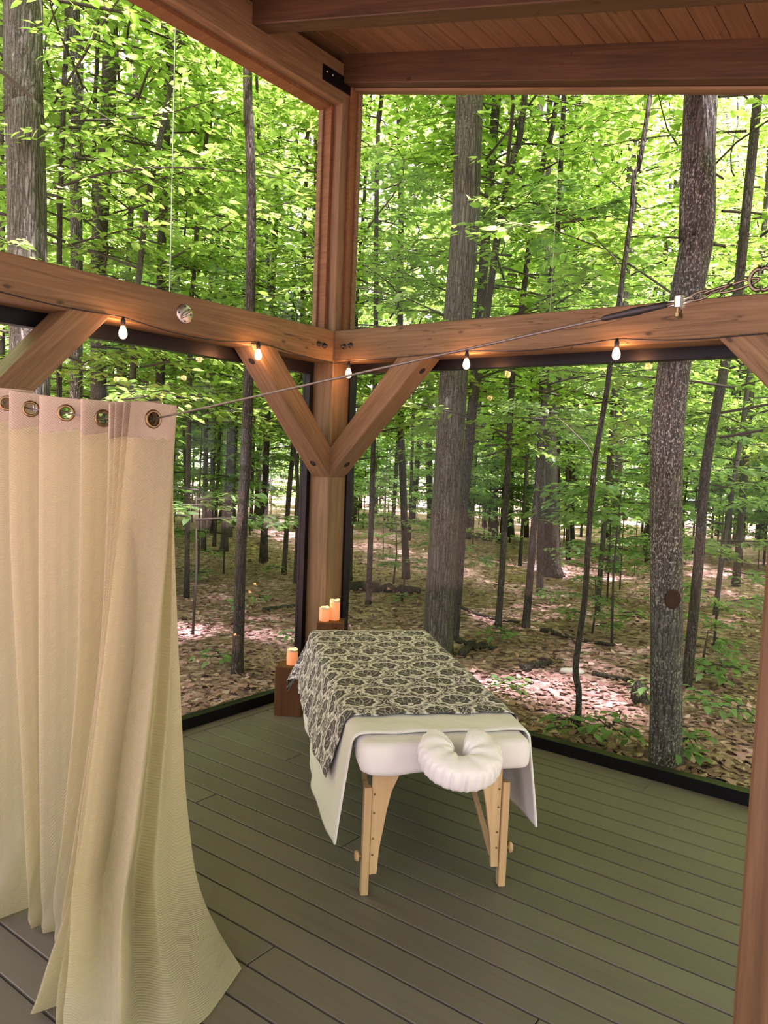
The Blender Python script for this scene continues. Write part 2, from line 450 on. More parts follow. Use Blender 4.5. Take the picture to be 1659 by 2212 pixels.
plank(-0.094, 2.44, ytop + G, 0.043 - G); plank(-0.094, 2.44, 0.043 + G, 0.181)
plank(2.442, 5.9, ytop + G, 0.181)

# lower windows: black frames with one pane each; upper windows: fir trim with two panes each
def win_part(root, name, lo, hi, mat, bev=0.002):
    return obj(name, box_mesh(name, lo, hi, bev), mat, root)
wl = empty('window_1'); tag(wl, 'tall lower glass wall in a black frame behind the curtain', 'window', None, 'structure')
win_part(wl, 'sill', (-0.262, -5.5, -0.05), (-0.188, 0.183, 0.071), M['black_metal'])
win_part(wl, 'header', (-0.262, -2.70, 2.437), (-0.188, -0.001, 2.600), M['black_metal'])
win_part(wl, 'jamb', (-0.262, -0.042, 0.071), (-0.188, -0.002, 2.45), M['black_metal'])
win_part(wl, 'jamb', (-0.262, -2.70, 0.071), (-0.188, -2.66, 2.45), M['black_metal'])
win_part(wl, 'pane', (-0.240, -2.66, 0.071), (-0.234, -0.042, 2.437), M['glass'], 0)
wr = empty('window_2'); tag(wr, 'wide lower glass wall in a black frame beyond the massage table', 'window', None, 'structure')
win_part(wr, 'sill', (-0.262, 0.183, -0.05), (5.2, 0.257, 0.071), M['black_metal'])
win_part(wr, 'header', (0.001, 0.183, 2.452), (X_RIGHT, 0.257, 2.600), M['black_metal'])
win_part(wr, 'jamb', (0.002, 0.183, 0.071), (0.022, 0.257, 2.46), M['black_metal'])
win_part(wr, 'jamb', (X_RIGHT - 0.04, 0.183, 0.071), (X_RIGHT, 0.257, 2.46), M['black_metal'])
win_part(wr, 'pane', (0.022, 0.228, 0.071), (X_RIGHT - 0.04, 0.234, 2.452), M['glass'], 0)
wu = empty('window_3'); tag(wu, 'upper window in fir trim above the beam with the round anchor plate', 'window', None, 'structure')
win_part(wu, 'trim_board', (-0.165, -0.030, Z_BT), (-0.075, -0.002, 4.362), M['fir_trim'])
win_part(wu, 'trim_board', (-0.185, -0.048, Z_BT), (-0.145, -0.031, 4.362), M['fir_x'])
win_part(wu, 'trim_board', (-0.185, -2.69, 4.335), (-0.075, -0.05, 4.361), M['fir_trim'])
win_part(wu, 'pane', (-0.172, -1.342, Z_BT + 0.001), (-0.166, -0.046, 4.336), M['glass'], 0)
win_part(wu, 'pane', (-0.172, -2.69, Z_BT + 0.001), (-0.166, -1.345, 4.336), M['glass'], 0)
seam = plain_mat('silicone_seam', (0.22, 0.32, 0.22), 0.3)
win_part(wu, 'glass_seam', (-0.1735, -1.3447, Z_BT + 0.001), (-0.1645, -1.3427, 4.336), seam, 0)
wv = empty('window_4'); tag(wv, 'wide upper window with a sloping top under the first rafter', 'window', None, 'structure')
win_part(wv, 'trim_board', (0.002, 0.075, Z_BT), (0.026, 0.165, 4.50), M['fir_trim'])
win_part(wv, 'trim_board', (0.026, 0.14, Z_BT), (0.042, 0.18, 4.50), M['fir_x'])
tb = obj('trim_board', box_mesh('trim_board', (0.04, 0.09, -0.020), (3.6, 0.165, -0.002), 0.002), M['fir_x'], wv, (0, 0, 4.505), (0, SL, 0))
XS = 1.63
for a, b in ((0.042, XS - 0.0015), (XS + 0.0015, X_RIGHT)):
    me = prism_mesh('pane', [(a, Z_BT + 0.001), (b, Z_BT + 0.001), (b, roof_z(b) - 0.018), (a, roof_z(a) - 0.018)], 'y', 0.158, 0.164)
    obj('pane', me, M['glass'], wv)
win_part(wv, 'glass_seam', (XS - 0.0008, 0.157, Z_BT + 0.001), (XS + 0.0008, 0.165, roof_z(XS) - 0.02), seam, 0)
# ------------------------------------------------------------------ cloth materials
def fabric_mat(name, color, trans=0.0, bump_scale=900, bump=0.15, tcol=None, weave=None, rough=0.85, wr=0.0):
    w = N(name)
    if weave == 'herringbone':
        uv = w.n('TexCoord').outputs['UV']
        sep = w.n('SeparateXYZ'); w.put(sep.inputs[0], uv); x, y = sep.outputs[0], sep.outputs[1]
        zig = w.math('PINGPONG', x, 0.022)
        h = w.math('SINE', w.math('MULTIPLY', w.math('ADD', y, w.math('MULTIPLY', zig, 0.75)), 2*math.pi/0.0085))
        nrm = w.bump(h, bump, 0.0015)
    else:
        nz = w.noise(w.coord('Object'), bump_scale, 3); nrm = w.bump(nz, bump, 0.002)
        if wr:
            wz = w.noise(w.coord('Object', (9, 9, 9)), 1.0, 3, 0.5, 1.0); nrm = w.bump(wz, wr, 0.02, nrm)
    sh = w.bsdf(color, rough, nrm, spec=0.15)
    if trans:
        tl = w.n('BsdfTranslucent'); w.put(tl.inputs[0], tcol or color); w.put(tl.inputs['Normal'], nrm)
        sh = w.mixs(trans, sh, tl.outputs[0])
    return w.done(sh)
M['curtain'] = fabric_mat('curtain_herringbone', (0.575, 0.525, 0.392), 0.48, bump=0.5, tcol=(0.86, 0.80, 0.58), weave='herringbone')
M['curtain_band'] = fabric_mat('curtain_heading', (0.46, 0.385, 0.30), 0.05, bump=0.35, weave='herringbone')
M['sheet'] = fabric_mat('white_flannel', (0.78, 0.77, 0.79), bump_scale=700, bump=0.1, wr=0.25)
M['fleece'] = fabric_mat('white_fleece', (0.76, 0.765, 0.75), bump_scale=260, bump=0.35, wr=0.2)
M['cover'] = fabric_mat('cradle_cover', (0.82, 0.82, 0.83), bump_scale=700, bump=0.1, wr=0.3)

def damask_mat():
    w = N('damask_print')
    tc = w.n('TexCoord').outputs['UV']
    nz = w.n('TexNoise'); w.put(nz.inputs['Vector'], tc); nz.inputs['Scale'].default_value = 34; nz.inputs['Detail'].default_value = 2
    sub = w.n('VectorMath', operation='SUBTRACT'); w.put(sub.inputs[0], nz.outputs['Color']); sub.inputs[1].default_value = (0.5, 0.5, 0.5)
    mul = w.n('VectorMath', operation='SCALE'); w.put(mul.inputs[0], sub.outputs[0]); mul.inputs['Scale'].default_value = 0.014
    add = w.n('VectorMath', operation='ADD'); w.put(add.inputs[0], tc); w.put(add.inputs[1], mul.outputs[0])
    def lattice(src):
        sep = w.n('SeparateXYZ'); w.put(sep.inputs[0], src)
        px = w.math('DIVIDE', sep.outputs[0], 0.223); py = w.math('DIVIDE', sep.outputs[1], 0.300)
        res = []
        for o in (0.0, 0.5):
            qx = w.math('MULTIPLY', w.math('SUBTRACT', w.math('FRACT', w.math('ADD', px, 50.0 + o)), 0.5), 0.223)
            qy = w.math('MULTIPLY', w.math('SUBTRACT', w.math('FRACT', w.math('ADD', py, 50.0 + o)), 0.5), 0.300)
            r = w.math('SQRT', w.math('ADD', w.math('MULTIPLY', qx, qx), w.math('MULTIPLY', w.math('MULTIPLY', qy, qy), 1.15)))
            res.append((qx, qy, r))
        return res
    plain = lattice(tc); wob = lattice(add.outputs[0])
    (ax, ay, ra), (bx, by, rb) = plain
    near = w.math('LESS_THAN', ra, rb)
    def pick(a, b):
        return w.math('ADD', w.math('MULTIPLY', near, a), w.math('MULTIPLY', w.math('SUBTRACT', 1.0, near), b))
    qx, qy = pick(ax, bx), pick(ay, by); m = w.math('MINIMUM', ra, rb)
    edge = w.math('ABSOLUTE', w.math('SUBTRACT', ra, rb))
    wqx, wqy = pick(wob[0][0], wob[1][0]), pick(wob[0][1], wob[1][1])
    # fan: rays spread from the foot of each medallion
    th = w.math('ARCTAN2', wqx, w.math('ADD', wqy, 0.050))
    rr = w.math('SQRT', w.math('ADD', w.math('MULTIPLY', wqx, wqx), w.math('POWER', w.math('ADD', wqy, 0.050), 2.0)))
    def band(v, c, h, s):
        """1 where |v-c| < h"""
        return w.ramp(w.math('DIVIDE', w.math('ABSOLUTE', w.math('SUBTRACT', v, c)), h*2), [(0.5 - s, (1, 1, 1)), (0.5 + s, (0, 0, 0))])
    lobes = w.math('MULTIPLY', w.math('COSINE', w.math('MULTIPLY', w.math('ARCTAN2', qx, qy), 10.0)), 0.0045)
    R = w.math('ADD', 0.068, w.math('ADD', lobes, w.math('MULTIPLY', qy, -0.10)))
    inside = w.ramp(w.math('SUBTRACT', R, m), [(0.000, (0, 0, 0)), (0.004, (1, 1, 1))])
    rays = w.math('ABSOLUTE', w.math('SINE', w.math('ADD', w.math('MULTIPLY', th, 5.5), w.math('MULTIPLY', rr, 30.0))))
    rays2 = w.math('ABSOLUTE', w.math('SINE', w.math('SUBTRACT', w.math('MULTIPLY', th, 7.0), w.math('MULTIPLY', rr, 55.0))))
    vein = w.ramp(w.math('MINIMUM', rays, rays2), [(0.07, (1, 1, 1)), (0.19, (0, 0, 0))])
    heart = w.ramp(w.math('DIVIDE', rr, 0.1), [(0.12, (1, 1, 1)), (0.16, (0, 0, 0))])
    vein = w.math('MAXIMUM', w.math('MULTIPLY', vein, w.ramp(m, [(0.046, (1, 1, 1)), (0.057, (0, 0, 0))])), heart)
    med = w.math('MULTIPLY', inside, w.math('SUBTRACT', 1.0, vein))
    # leafy scrolls in the net between the medallions
    vo = w.n('TexVoronoi', feature='F1'); w.put(vo.inputs['Vector'], add.outputs[0]); vo.inputs['Scale'].default_value = 80
    blob = w.ramp(vo.outputs['Distance'], [(0.58, (1, 1, 1)), (0.70, (0, 0, 0))])
    sw = w.math('ABSOLUTE', w.math('SINE', w.math('ADD', w.math('MULTIPLY', w.math('ARCTAN2', wqx, wqy), 6.0), w.math('MULTIPLY', m, 120.0))))
    vine = w.ramp(sw, [(0.10, (0, 0, 0)), (0.24, (1, 1, 1))])
    outer = w.ramp(w.math('SUBTRACT', m, R), [(0.017, (0, 0, 0)), (0.020, (1, 1, 1))])
    net = w.math('MULTIPLY', outer, w.math('MULTIPLY', blob, vine))
    rim = w.math('MULTIPLY', w.ramp(w.math('ABSOLUTE', w.math('SUBTRACT', w.math('SUBTRACT', m, R), 0.0145)), [(0.0010, (1, 1, 1)), (0.0022, (0, 0, 0))]), 0.8)
    net = w.math('MAXIMUM', net, rim)
    dark = w.math('MAXIMUM', med, net)
    col = w.mix(dark, (0.76, 0.74, 0.76), (0.060, 0.058, 0.072))
    wv = w.noise(w.coord('Object', (12, 12, 12)), 1.0, 3)
    nrm = w.bump(wv, 0.18, 0.015)
    return w.done(w.bsdf(col, 0.62, nrm, spec=0.35))
M['damask'] = damask_mat()

# ------------------------------------------------------------------ massage table (own X across, own Y along, origin at the near leg)
T_LOC, T_ROT = (1.896, -1.875, 0.0), math.atan2(0.738, 0.674)
S0, S1, T0, T1, Z_TOP = -0.062, 0.648, -0.160, 1.730, 0.700
table = empty('massage_table', T_LOC, T_ROT); tag(table, 'folding massage table with pale birch legs under white and patterned covers', 'table')
obj('table_top', box_mesh('table_top', (S0 + 0.02, T0 + 0.02, 0.585), (S1 - 0.02, T1 - 0.02, 0.610), 0.004), M['birch'], table)
obj('pad', box_mesh('pad', (S0 + 0.008, T0 + 0.008, 0.611), (S1 - 0.008, T1 - 0.008, 0.690), 0.028, 4), plain_mat('vinyl_pad', (0.35, 0.33, 0.31), 0.5), table)
cx = (0.022 + 0.571)/2
def table_leg(t, flip):
    f = (lambda s: s) if not flip else (lambda s: 0.5975 - s)
    dirn = 1 if t < 0.5 else -1
    outl = [(0.016, 0.586), (0.205, 0.586), (0.165, 0.555), (0.128, 0.505), (0.100, 0.44), (0.082, 0.36), (0.068, 0.27), (0.055, 0.19), (0.048, 0.083), (0.016, 0.083)]
    lg = obj('leg', prism_mesh('leg', [(f(s), z) for s, z in outl], 'y', t, t + 0.019, 0.002), M['birch'], table)
    ex = obj('leg_extension', box_mesh('leg_extension', (min(f(-0.018), f(0.014)), t - 0.012, 0.0), (max(f(-0.018), f(0.014)), t + 0.026, 0.462), 0.003), M['birch_edge'], lg)
    tub = lathe_mesh('knob', [(0.006, 0), (0.006, 0.012), (0.021, 0.013), (0.023, 0.02), (0.019, 0.028), (0.006, 0.029)], 18)
    obj('knob', tub, M['birch_edge'], lg, (f(-0.018), t + 0.008, 0.165), (0, -math.pi/2 if not flip else math.pi/2, 0))
    pin = lathe_mesh('screw', [(0.0052, 0), (0.0045, 0.002), (0.002, 0.003)], 10)
    for z in (0.43, 0.35, 0.24, 0.17):
        obj('screw', pin, M['brass'], lg, (f(0.0275), t, z), (math.pi/2, 0, 0))
    return lg
for t in (0.0, 1.60):
    table_leg(t, False); table_leg(t, True)
def strut(a, b, wd=0.022):
    a, b = Vector(a), Vector(b); d = b - a; L = d.length
    o = obj('strut', box_mesh('strut', (-wd/2, -0.008, 0), (wd/2, 0.008, L), 0.002), M['birch_edge'], table, a, d.to_track_quat('Z', 'Y').to_euler())
    return o
strut((0.560, 0.03, 0.125), (0.545, 0.33, 0.345)); strut((0.545, 0.335, 0.33), (0.545, 0.56, 0.53))
strut((0.040, 0.03, 0.125), (0.045, 0.33, 0.345)); strut((0.045, 0.335, 0.33), (0.045, 0.56, 0.53))
obj('hinge', lathe_mesh('hinge', [(0.012, -0.02), (0.016, -0.015), (0.016, 0.015), (0.012, 0.02)], 12), M['dark_steel'], table, (0.545, 0.33, 0.34), (0, math.pi/2, 0))
tube('support_cable', [(0.545, 0.33, 0.345), (0.56, 0.2, 0.42), (0.57, 0.05, 0.56)], [0.0015]*3, 6, M['wire_black'], table)
tube('support_cable', [(0.02, 0.02, 0.45), (0.015, 0.03, 0.52), (0.0, 0.03, 0.59)], [0.0015]*3, 6, M['wire_black'], table)

def put_on_table(o):
    o.location = T_LOC; o.rotation_euler = (0, 0, T_ROT); return o

# fitted sheet: a close cover over the pad with a loose, puckered skirt
def fitted_sheet():
    rng = np.random.default_rng(3)
    ns = 44; per = []
    # outline of the pad with rounded corners
    r = 0.05; segs = 6
    def corner(cx_, cy_, a0):
        return [(cx_ + r*math.cos(a0 + k*math.pi/2/segs), cy_ + r*math.sin(a0 + k*math.pi/2/segs)) for k in range(segs + 1)]
    out = []
    cs = [(S1 - r, T0 + r, -math.pi/2), (S1 - r, T1 - r, 0), (S0 + r, T1 - r, math.pi/2), (S0 + r, T0 + r, math.pi)]
    for i, c in enumerate(cs):
        pts = corner(*c); out += pts
        nxt = cs[(i + 1) % 4]; q = corner(*nxt)[0]
        n = 24 if i in (1, 3) else 60
        for k in range(1, n):
            out.append((pts[-1][0] + (q[0] - pts[-1][0])*k/n, pts[-1][1] + (q[1] - pts[-1][1])*k/n))
    out = np.array(out); n = len(out); ctr = np.array([(S0 + S1)/2, (T0 + T1)/2])
    nrm = np.zeros_like(out); tn = np.roll(out, -1, 0) - np.roll(out, 1, 0); nrm[:, 0] = tn[:, 1]; nrm[:, 1] = -tn[:, 0]
    nrm /= np.linalg.norm(nrm, axis=1)[:, None]
    sarc = np.arange(n)/n*60
    V = []
    prof = [(-0.044, 0.7005), (-0.036, 0.700), (-0.022, 0.697), (-0.009, 0.688), (-0.001, 0.672), (0.002, 0.65), (0.002, 0.625), (0.000, 0.600), (-0.006, 0.585), (-0.020, 0.578)]
    fold = np.interp(np.sin(sarc*1.9) + 0.6*np.sin(sarc*3.7 + 1) + 0.3*rng.standard_normal(n)*0, [-1.6, 1.6], [-1, 1])
    near = np.exp(-((out[:, 1] - T0)/0.05)**2)
    dip = near*np.exp(-((out[:, 0] - 0.06)/0.09)**2)*0.014
    for k, (o_, z) in enumerate(prof):
        dep = max(0.0, (0.66 - z)/0.08)
        P = out + nrm*(o_ + fold*0.0035*dep)[:, None]
        zz = z - dip*dep + fold*0.002*dep
        V.append(np.column_stack([P, np.full(n, 0) + zz]))
    V = np.vstack(V); F = []
    for k in range(len(prof)-1):
        for i in range(n):
            j = (i + 1) % n
            F.append((k*n + i, (k+1)*n + i, (k+1)*n + j, k*n + j))
    F.append(tuple(range(n)))
    me = mesh_np('fitted_sheet', V, F, True)
    return me
fs = put_on_table(obj('fitted_sheet', fitted_sheet(), M['sheet'])); tag(fs, 'white fitted sheet stretched over the head end of the table pad', 'sheet')

def drape(name, ct0, ct1, left, right, foot, lift, mat, nu=150, nv=110, seed=0, flare=0.16, fold=0.022, near_curl=0.0, ncorner=0.0):
    """a rectangular cloth laid over the table; left/right/foot: overhang, may be functions of ct"""
    rng = np.random.default_rng(seed)
    vv = np.linspace(0, 1, nv); uu = np.linspace(0, 1, nu)
    ct = ct0 + (ct1 + foot - ct0)*vv
    V = np.zeros((nv, nu, 3)); UV = np.zeros((nv, nu, 2))
    zt = Z_TOP + lift; r = 0.035 + lift
    for i, t in enumerate(ct):
        a = S0 - (left(t) if callable(left) else left); b = S1 + (right(t) if callable(right) else right)
        cs = a + (b - a)*uu
        dsl = np.maximum(0, S0 + 0.02 - cs); dsr = np.maximum(0, cs - S1 + 0.02)
        ds = dsl + dsr; sg = np.where(dsl > 0, -1.0, 1.0)
        dt = max(0.0, t - (ct1 - 0.0)) 
        d = np.hypot(ds, dt) + 1e-9
        ang = np.arctan2(dt, ds + 1e-9)
        hang = np.where(d < r*1.57, r*(1 - np.cos(np.minimum(d/r, 1.57))), r + d - r*1.57)
        out = np.where(d < r*1.57, r*np.sin(np.minimum(d/r, 1.57)), r + flare*(d - r*1.57))
        dep = np.clip((d - r*1.57)/0.25, 0, 1.4)
        ph = t*8.5 + ang*3.0 + 3.0
        wave = np.sin(ph) + 0.55*np.sin(ph*1.93 + 1.3) + 0.3*np.sin(ph*3.3 + 0.4 + cs*6)
        out = out + fold*wave*dep*(0.6 + 0.4*np.sin(2*ang))
        out = out + 0.05*dep*np.sin(2*ang)*(dt > 0)
        fl_ = np.clip((t + 0.05)/0.24, 0, 1); fl_ = 0.030*fl_*fl_*(3 - 2*fl_)*(1 - 0.75*np.clip((t - 0.35)/0.9, 0, 1))
        out = out + np.where((sg < 0) & (ds > 0), fl_*dep, 0.0)
        s = np.where(ds > 0, np.where(sg < 0, S0 + 0.02 - out*np.cos(ang), S1 - 0.02 + out*np.cos(ang)), cs)
        if dt > 0:
            s = np.where(ds > 0, s, cs)
        tt = np.where(dt > 0, ct1 + out*np.sin(ang), t)
        z = zt - hang
        z = z + (0.0037 + 0.0022*np.sin(s*33 + tt*9 + 2.0) + 0.0015*np.sin(tt*41 + s*13))*np.exp(-dep*3)
        if near_curl and i < 6:
            z = z - near_curl*(1 - i/6.0)**2
        V[i, :, 0] = s; V[i, :, 1] = tt; V[i, :, 2] = z
        UV[i, :, 0] = cs; UV[i, :, 1] = t
    ii, jj = np.meshgrid(np.arange(nv-1), np.arange(nu-1), indexing='ij')
    F = np.stack([ii*nu + jj, ii*nu + jj + 1, (ii+1)*nu + jj + 1, (ii+1)*nu + jj], -1).reshape(-1, 4)
    me = mesh_np(name, V.reshape(-1, 3), F, True, uv=UV.reshape(-1, 2))
    o = put_on_table(obj(name, me, mat))
    return o
fle = drape('fleece_blanket', -0.055, 1.725, lambda t: 0.47 - 0.045*max(0.0, t - 0.2), lambda t: 0.44, 0.05, 0.0155, M['fleece'], seed=2, fold=0.010, flare=0.12, near_curl=0.004)
tag(fle, 'thick white fleece blanket folded back at the head end and hanging down both sides', 'blanket')
md = fle.modifiers.new('thick', 'SOLIDIFY'); md.thickness = 0.009; md.offset = -1
dam = drape('damask_sheet', 0.118, 1.735, lambda t: 0.275 + 0.05*min(1.0, max(0.0, t)), lambda t: 0.30, 0.31, 0.0255, M['damask'], nu=200, nv=170, seed=5, fold=0.013, flare=0.24)
tag(dam, 'grey and cream damask patterned sheet spread over the table', 'sheet')
md = dam.modifiers.new('thick', 'SOLIDIFY'); md.thickness = 0.003; md.offset = -1
# thin white under-sheet showing at the foot end below the damask
und = drape('under_sheet', 0.9, 1.700, 0.46, 0.05, 0.02, 0.003, M['sheet'], nu=150, nv=60, seed=9, fold=0.009, flare=0.065)
tag(und, 'thin white undersheet with a wavy hem hanging below the patterned sheet', 'sheet')

# face cradle: horseshoe cushion in a gathered cover on a dark bracket
cradle = empty('face_cradle', T_LOC, T_ROT); tag(cradle, 'white covered horseshoe face cradle at the head of the massage table', 'face cradle')
def cradle_cushion():
    rng = np.random.default_rng(4)
    C = np.array([0.302, -0.275, 0.690]); tilt = math.radians(-20)
    n, m = 120, 30
    gap = math.radians(24)
    # 90 degrees points to the table: the opening
    aa = np.linspace(math.pi/2 + gap, math.pi/2 + 2*math.pi - gap, n)
    V = []
    Rc = 0.093
    for i, a in enumerate(aa):
        e = min(i, n - 1 - i)/(n*0.055); e = min(1.0, e); cap = math.sqrt(max(0.0, 1 - (1 - e)**2))
        for j in range(m):
            p = 2*math.pi*j/m
            rw = 0.064*max(0.06, cap**0.7); th = 0.052*max(0.06, cap**0.7)
            cp, sp = math.cos(p), math.sin(p)
            x = rw*math.copysign(abs(cp)**0.62, cp); z = th*math.copysign(abs(sp)**0.62, sp)
            pucker = 0.0028*math.sin(a*31 + 1.3*math.sin(a*7)) + 0.0018*math.sin(a*53 + p)
            if cp > -0.1 and sp < 0.6: x += pucker*1.3; z += pucker*0.5
            else: z += 0.0022*math.sin(a*9 + p*2) ; x += 0.0015*math.sin(a*14)
            if cp < -0.2 and sp > 0: z -= 0.006*(1 + math.sin(a*6))*0.5
            rr = Rc + x
            V.append((rr*math.cos(a)*1.02, rr*math.sin(a)*1.0, z))
    V = np.array(V)
    ct_, st_ = math.cos(tilt), math.sin(tilt)
    Y, Z = V[:, 1].copy(), V[:, 2].copy()
    V[:, 1] = Y*ct_ + Z*st_; V[:, 2] = -Y*st_ + Z*ct_
    V += C
    F = []
    for i in range(n-1):
        for j in range(m):
            j2 = (j+1) % m
            F.append((i*m + j, i*m + j2, (i+1)*m + j2, (i+1)*m + j))
    F.append(tuple(range(m))[::-1]); F.append(tuple((n-1)*m + k for k in range(m)))
    return mesh_np('cushion', V, F, True)
cu = obj('cushion', cradle_cushion(), M['cover'], cradle)
obj('platform', prism_mesh('platform', [(0.23, -0.33), (0.37, -0.33), (0.40, -0.26), (0.37, -0.19), (0.23, -0.19), (0.20, -0.26)], 'z', 0.606, 0.618, 0.002), M['black_metal'], cradle)
for s in (0.22, 0.38):
    tube('support_rod', [(s, -0.30, 0.598), (s, -0.20, 0.566), (s, 0.06, 0.556)], [0.008]*3, 10, M['black_metal'], cradle)
tube('strap', [(0.44, -0.27, 0.60), (0.455, -0.2, 0.565), (0.43, -0.13, 0.545)], [0.004]*3, 6, M['wire_black'], cradle)

# ------------------------------------------------------------------ wooden blocks and pillar candles in the corner
def block(name, c, size, h, rz, label):
    me = box_mesh(name, (-size/2, -size/2, 0), (size/2, size/2, h), 0.003)
    o = obj(name, me, M['box_wood'], None, (c[0], c[1], 0.0), (0, 0, rz)); return tag(o, label, 'wood block')
d0 = math.atan2(0.094, 0.155)
b1 = block('wood_block', (0.054, -0.400), 0.19, 0.345, d0, 'short dark wooden block with one candle, beside the sill')
b2 = block('wood_block', (0.172, -0.128), 0.188, 0.640, math.radians(36), 'tall dark wooden block with two candles against the corner post')
def wax():
    w = N('candle_wax'); g = w.n('TexCoord').outputs['Object']; sep = w.n('SeparateXYZ'); w.put(sep.inputs[0], g)
    x = w.bsdf((0.80, 0.40, 0.22), 0.5, spec=0.3, emit=(1.0, 0.27, 0.10), estr=0.34)
    return w.done(x)
M['wax'] = wax()
M['wax_rim'] = plain_mat('candle_rim', (0.86, 0.70, 0.48), 0.5, 0, 0.4, 60, 0.2)
flame_w = N('led_flame'); M['flame'] = flame_w.done(flame_w.bsdf((1, 0.7, 0.4), 0.5, emit=(1.0, 0.55, 0.22), estr=6.0))
def candle(loc, r, h, label):
    rng = random.Random(int(h*1000))
    c = empty('pillar_candle', loc); tag(c, label, 'candle')
    obj('body', lathe_mesh('body', [(r*0.97, 0.0), (r, 0.004), (r, h*0.86)], 28), M['wax'], c)
    seg = 28; V, F = [], []
    prof = [(r, h*0.86), (r*1.005, h*0.93), (r*0.985, h), (r*0.90, h*0.995), (r*0.82, h*0.90), (r*0.3, h*0.87), (0.003, h*0.87)]
    for k, (rr, z) in enumerate(prof):
        for j in range(seg):
            a = 2*math.pi*j/seg; dz = 0.0035*math.sin(2*a + h*40) + 0.002*math.sin(5*a) if k in (2, 3) else 0
            V.append((rr*math.cos(a), rr*math.sin(a), z + dz))
    for k in range(len(prof)-1):
        for j in range(seg):
            F.append((k*seg + j, k*seg + (j+1) % seg, (k+1)*seg + (j+1) % seg, (k+1)*seg + j))
    obj('rim', mesh_np('rim', V, F, True), M['wax_rim'], c)
    obj('flame', lathe_mesh('flame', [(0.002, h*0.865), (0.0045, h*0.90), (0.003, h*0.94), (0.0006, h*0.975)], 10), M['flame'], c)
    pl = bpy.data.lights.new('candle_light', 'POINT'); pl.energy = 0.15; pl.color = (1.0, 0.42, 0.16); pl.shadow_soft_size = 0.01
    o = bpy.data.objects.new('candle_light', pl); o.location = (0, 0, h + 0.004); COL.objects.link(o); o.parent = c
    return c
candle((0.150, -0.175, 0.6405), 0.037, 0.100, 'short glowing pillar candle on the tall block')
candle((0.178, -0.096, 0.6405), 0.037, 0.150, 'tall glowing pillar candle on the tall block')
candle((0.058, -0.400, 0.3455), 0.039, 0.110, 'glowing pillar candle alone on the short block')
# ------------------------------------------------------------------ string of lamps under the beams
bulb_w = N('lit_bulb'); M['bulb'] = bulb_w.done(bulb_w.bsdf((1, 0.8, 0.6), 0.2, emit=(1.0, 0.62, 0.36), estr=26.0))
def bulb_glass():
    w = N('bulb_glass'); tr = w.n('BsdfTransparent'); gl = w.n('BsdfGlossy'); gl.inputs['Roughness'].default_value = 0.05
    em = w.n('Emission'); em.inputs[0].default_value = (1.0, 0.55, 0.30, 1); em.inputs[1].default_value = 1.6
    lw = w.n('LayerWeight'); lw.inputs[0].default_value = 0.35
    a = w.n('AddShader'); w.t.links.new(tr.outputs[0], a.inputs[0]); w.t.links.new(em.outputs[0], a.inputs[1])
    return w.done(w.mixs(w.math('MULTIPLY', lw.outputs[1], 0.25), a.outputs[0], gl.outputs[0]))
M['bulb_glass'] = bulb_glass()
string = empty('string_light', (0.03, -0.03, 2.5)); tag(string, 'string of glowing filament bulbs on black wire under the beams', 'string light')
SOFF = Vector((0.03, -0.03, 2.5))
BULBS = [(0.045, -1.812, 2.452), (0.052, -0.806, 2.462), (0.185, -0.045, 2.424), (1.168, -0.05, 2.449), (2.150, -0.05, 2.466)]
sock_me = lathe_mesh('socket', [(0.009, 0.034), (0.0135, 0.036), (0.014, 0.066), (0.010, 0.074), (0.006, 0.086)], 14)
glass_me = lathe_mesh('bulb', [(0.004, -0.034), (0.013, -0.031), (0.021, -0.020), (0.0235, -0.006), (0.0215, 0.010), (0.015, 0.026), (0.0115, 0.036)], 20)
fil_me = lathe_mesh('filament', [(0.002, -0.020), (0.0105, -0.016), (0.013, -0.004), (0.0105, 0.010), (0.004, 0.02)], 12)
bl = bpy.data.lights.new('bulb_light', 'POINT'); bl.energy = 5.2; bl.color = (1.0, 0.38, 0.15); bl.shadow_soft_size = 0.022
for p in BULBS:
    q = Vector(p) - SOFF
    s = obj('socket', sock_me, M['wire_black'], string, q)
    obj('bulb', glass_me, M['bulb_glass'], s); obj('filament', fil_me, M['bulb'], s)
    o = bpy.data.objects.new('bulb_light', bl); COL.objects.link(o); o.parent = s
def wire(pts, r=0.0032):
    tube('wire', [Vector(p) - SOFF for p in smooth_line(pts, 8)], [r]*(8*(len(pts)-1) + 1), 6, M['wire_black'], string)
bt = [(x, y, z + 0.085) for x, y, z in BULBS]
wire([(0.02, -2.9, 2.585), (0.02, -2.45, 2.545), (0.02, -2.1, 2.533), bt[0]]); wire([bt[0], (0.02, -1.45, 2.508), (0.02, -1.1, 2.512), bt[1]])
wire([bt[1], (0.022, -0.62, 2.538), (0.014, -0.35, 2.517), (0.012, -0.03, 2.507), bt[2]]); wire([bt[2], (0.5, -0.02, 2.520), (0.8, -0.02, 2.528), bt[3]])
wire([bt[3], (1.6, -0.012, 2.520), bt[4]]); wire([bt[4], (2.5, -0.014, 2.530), (2.9, -0.02, 2.535), (3.6, -0.02, 2.56)])

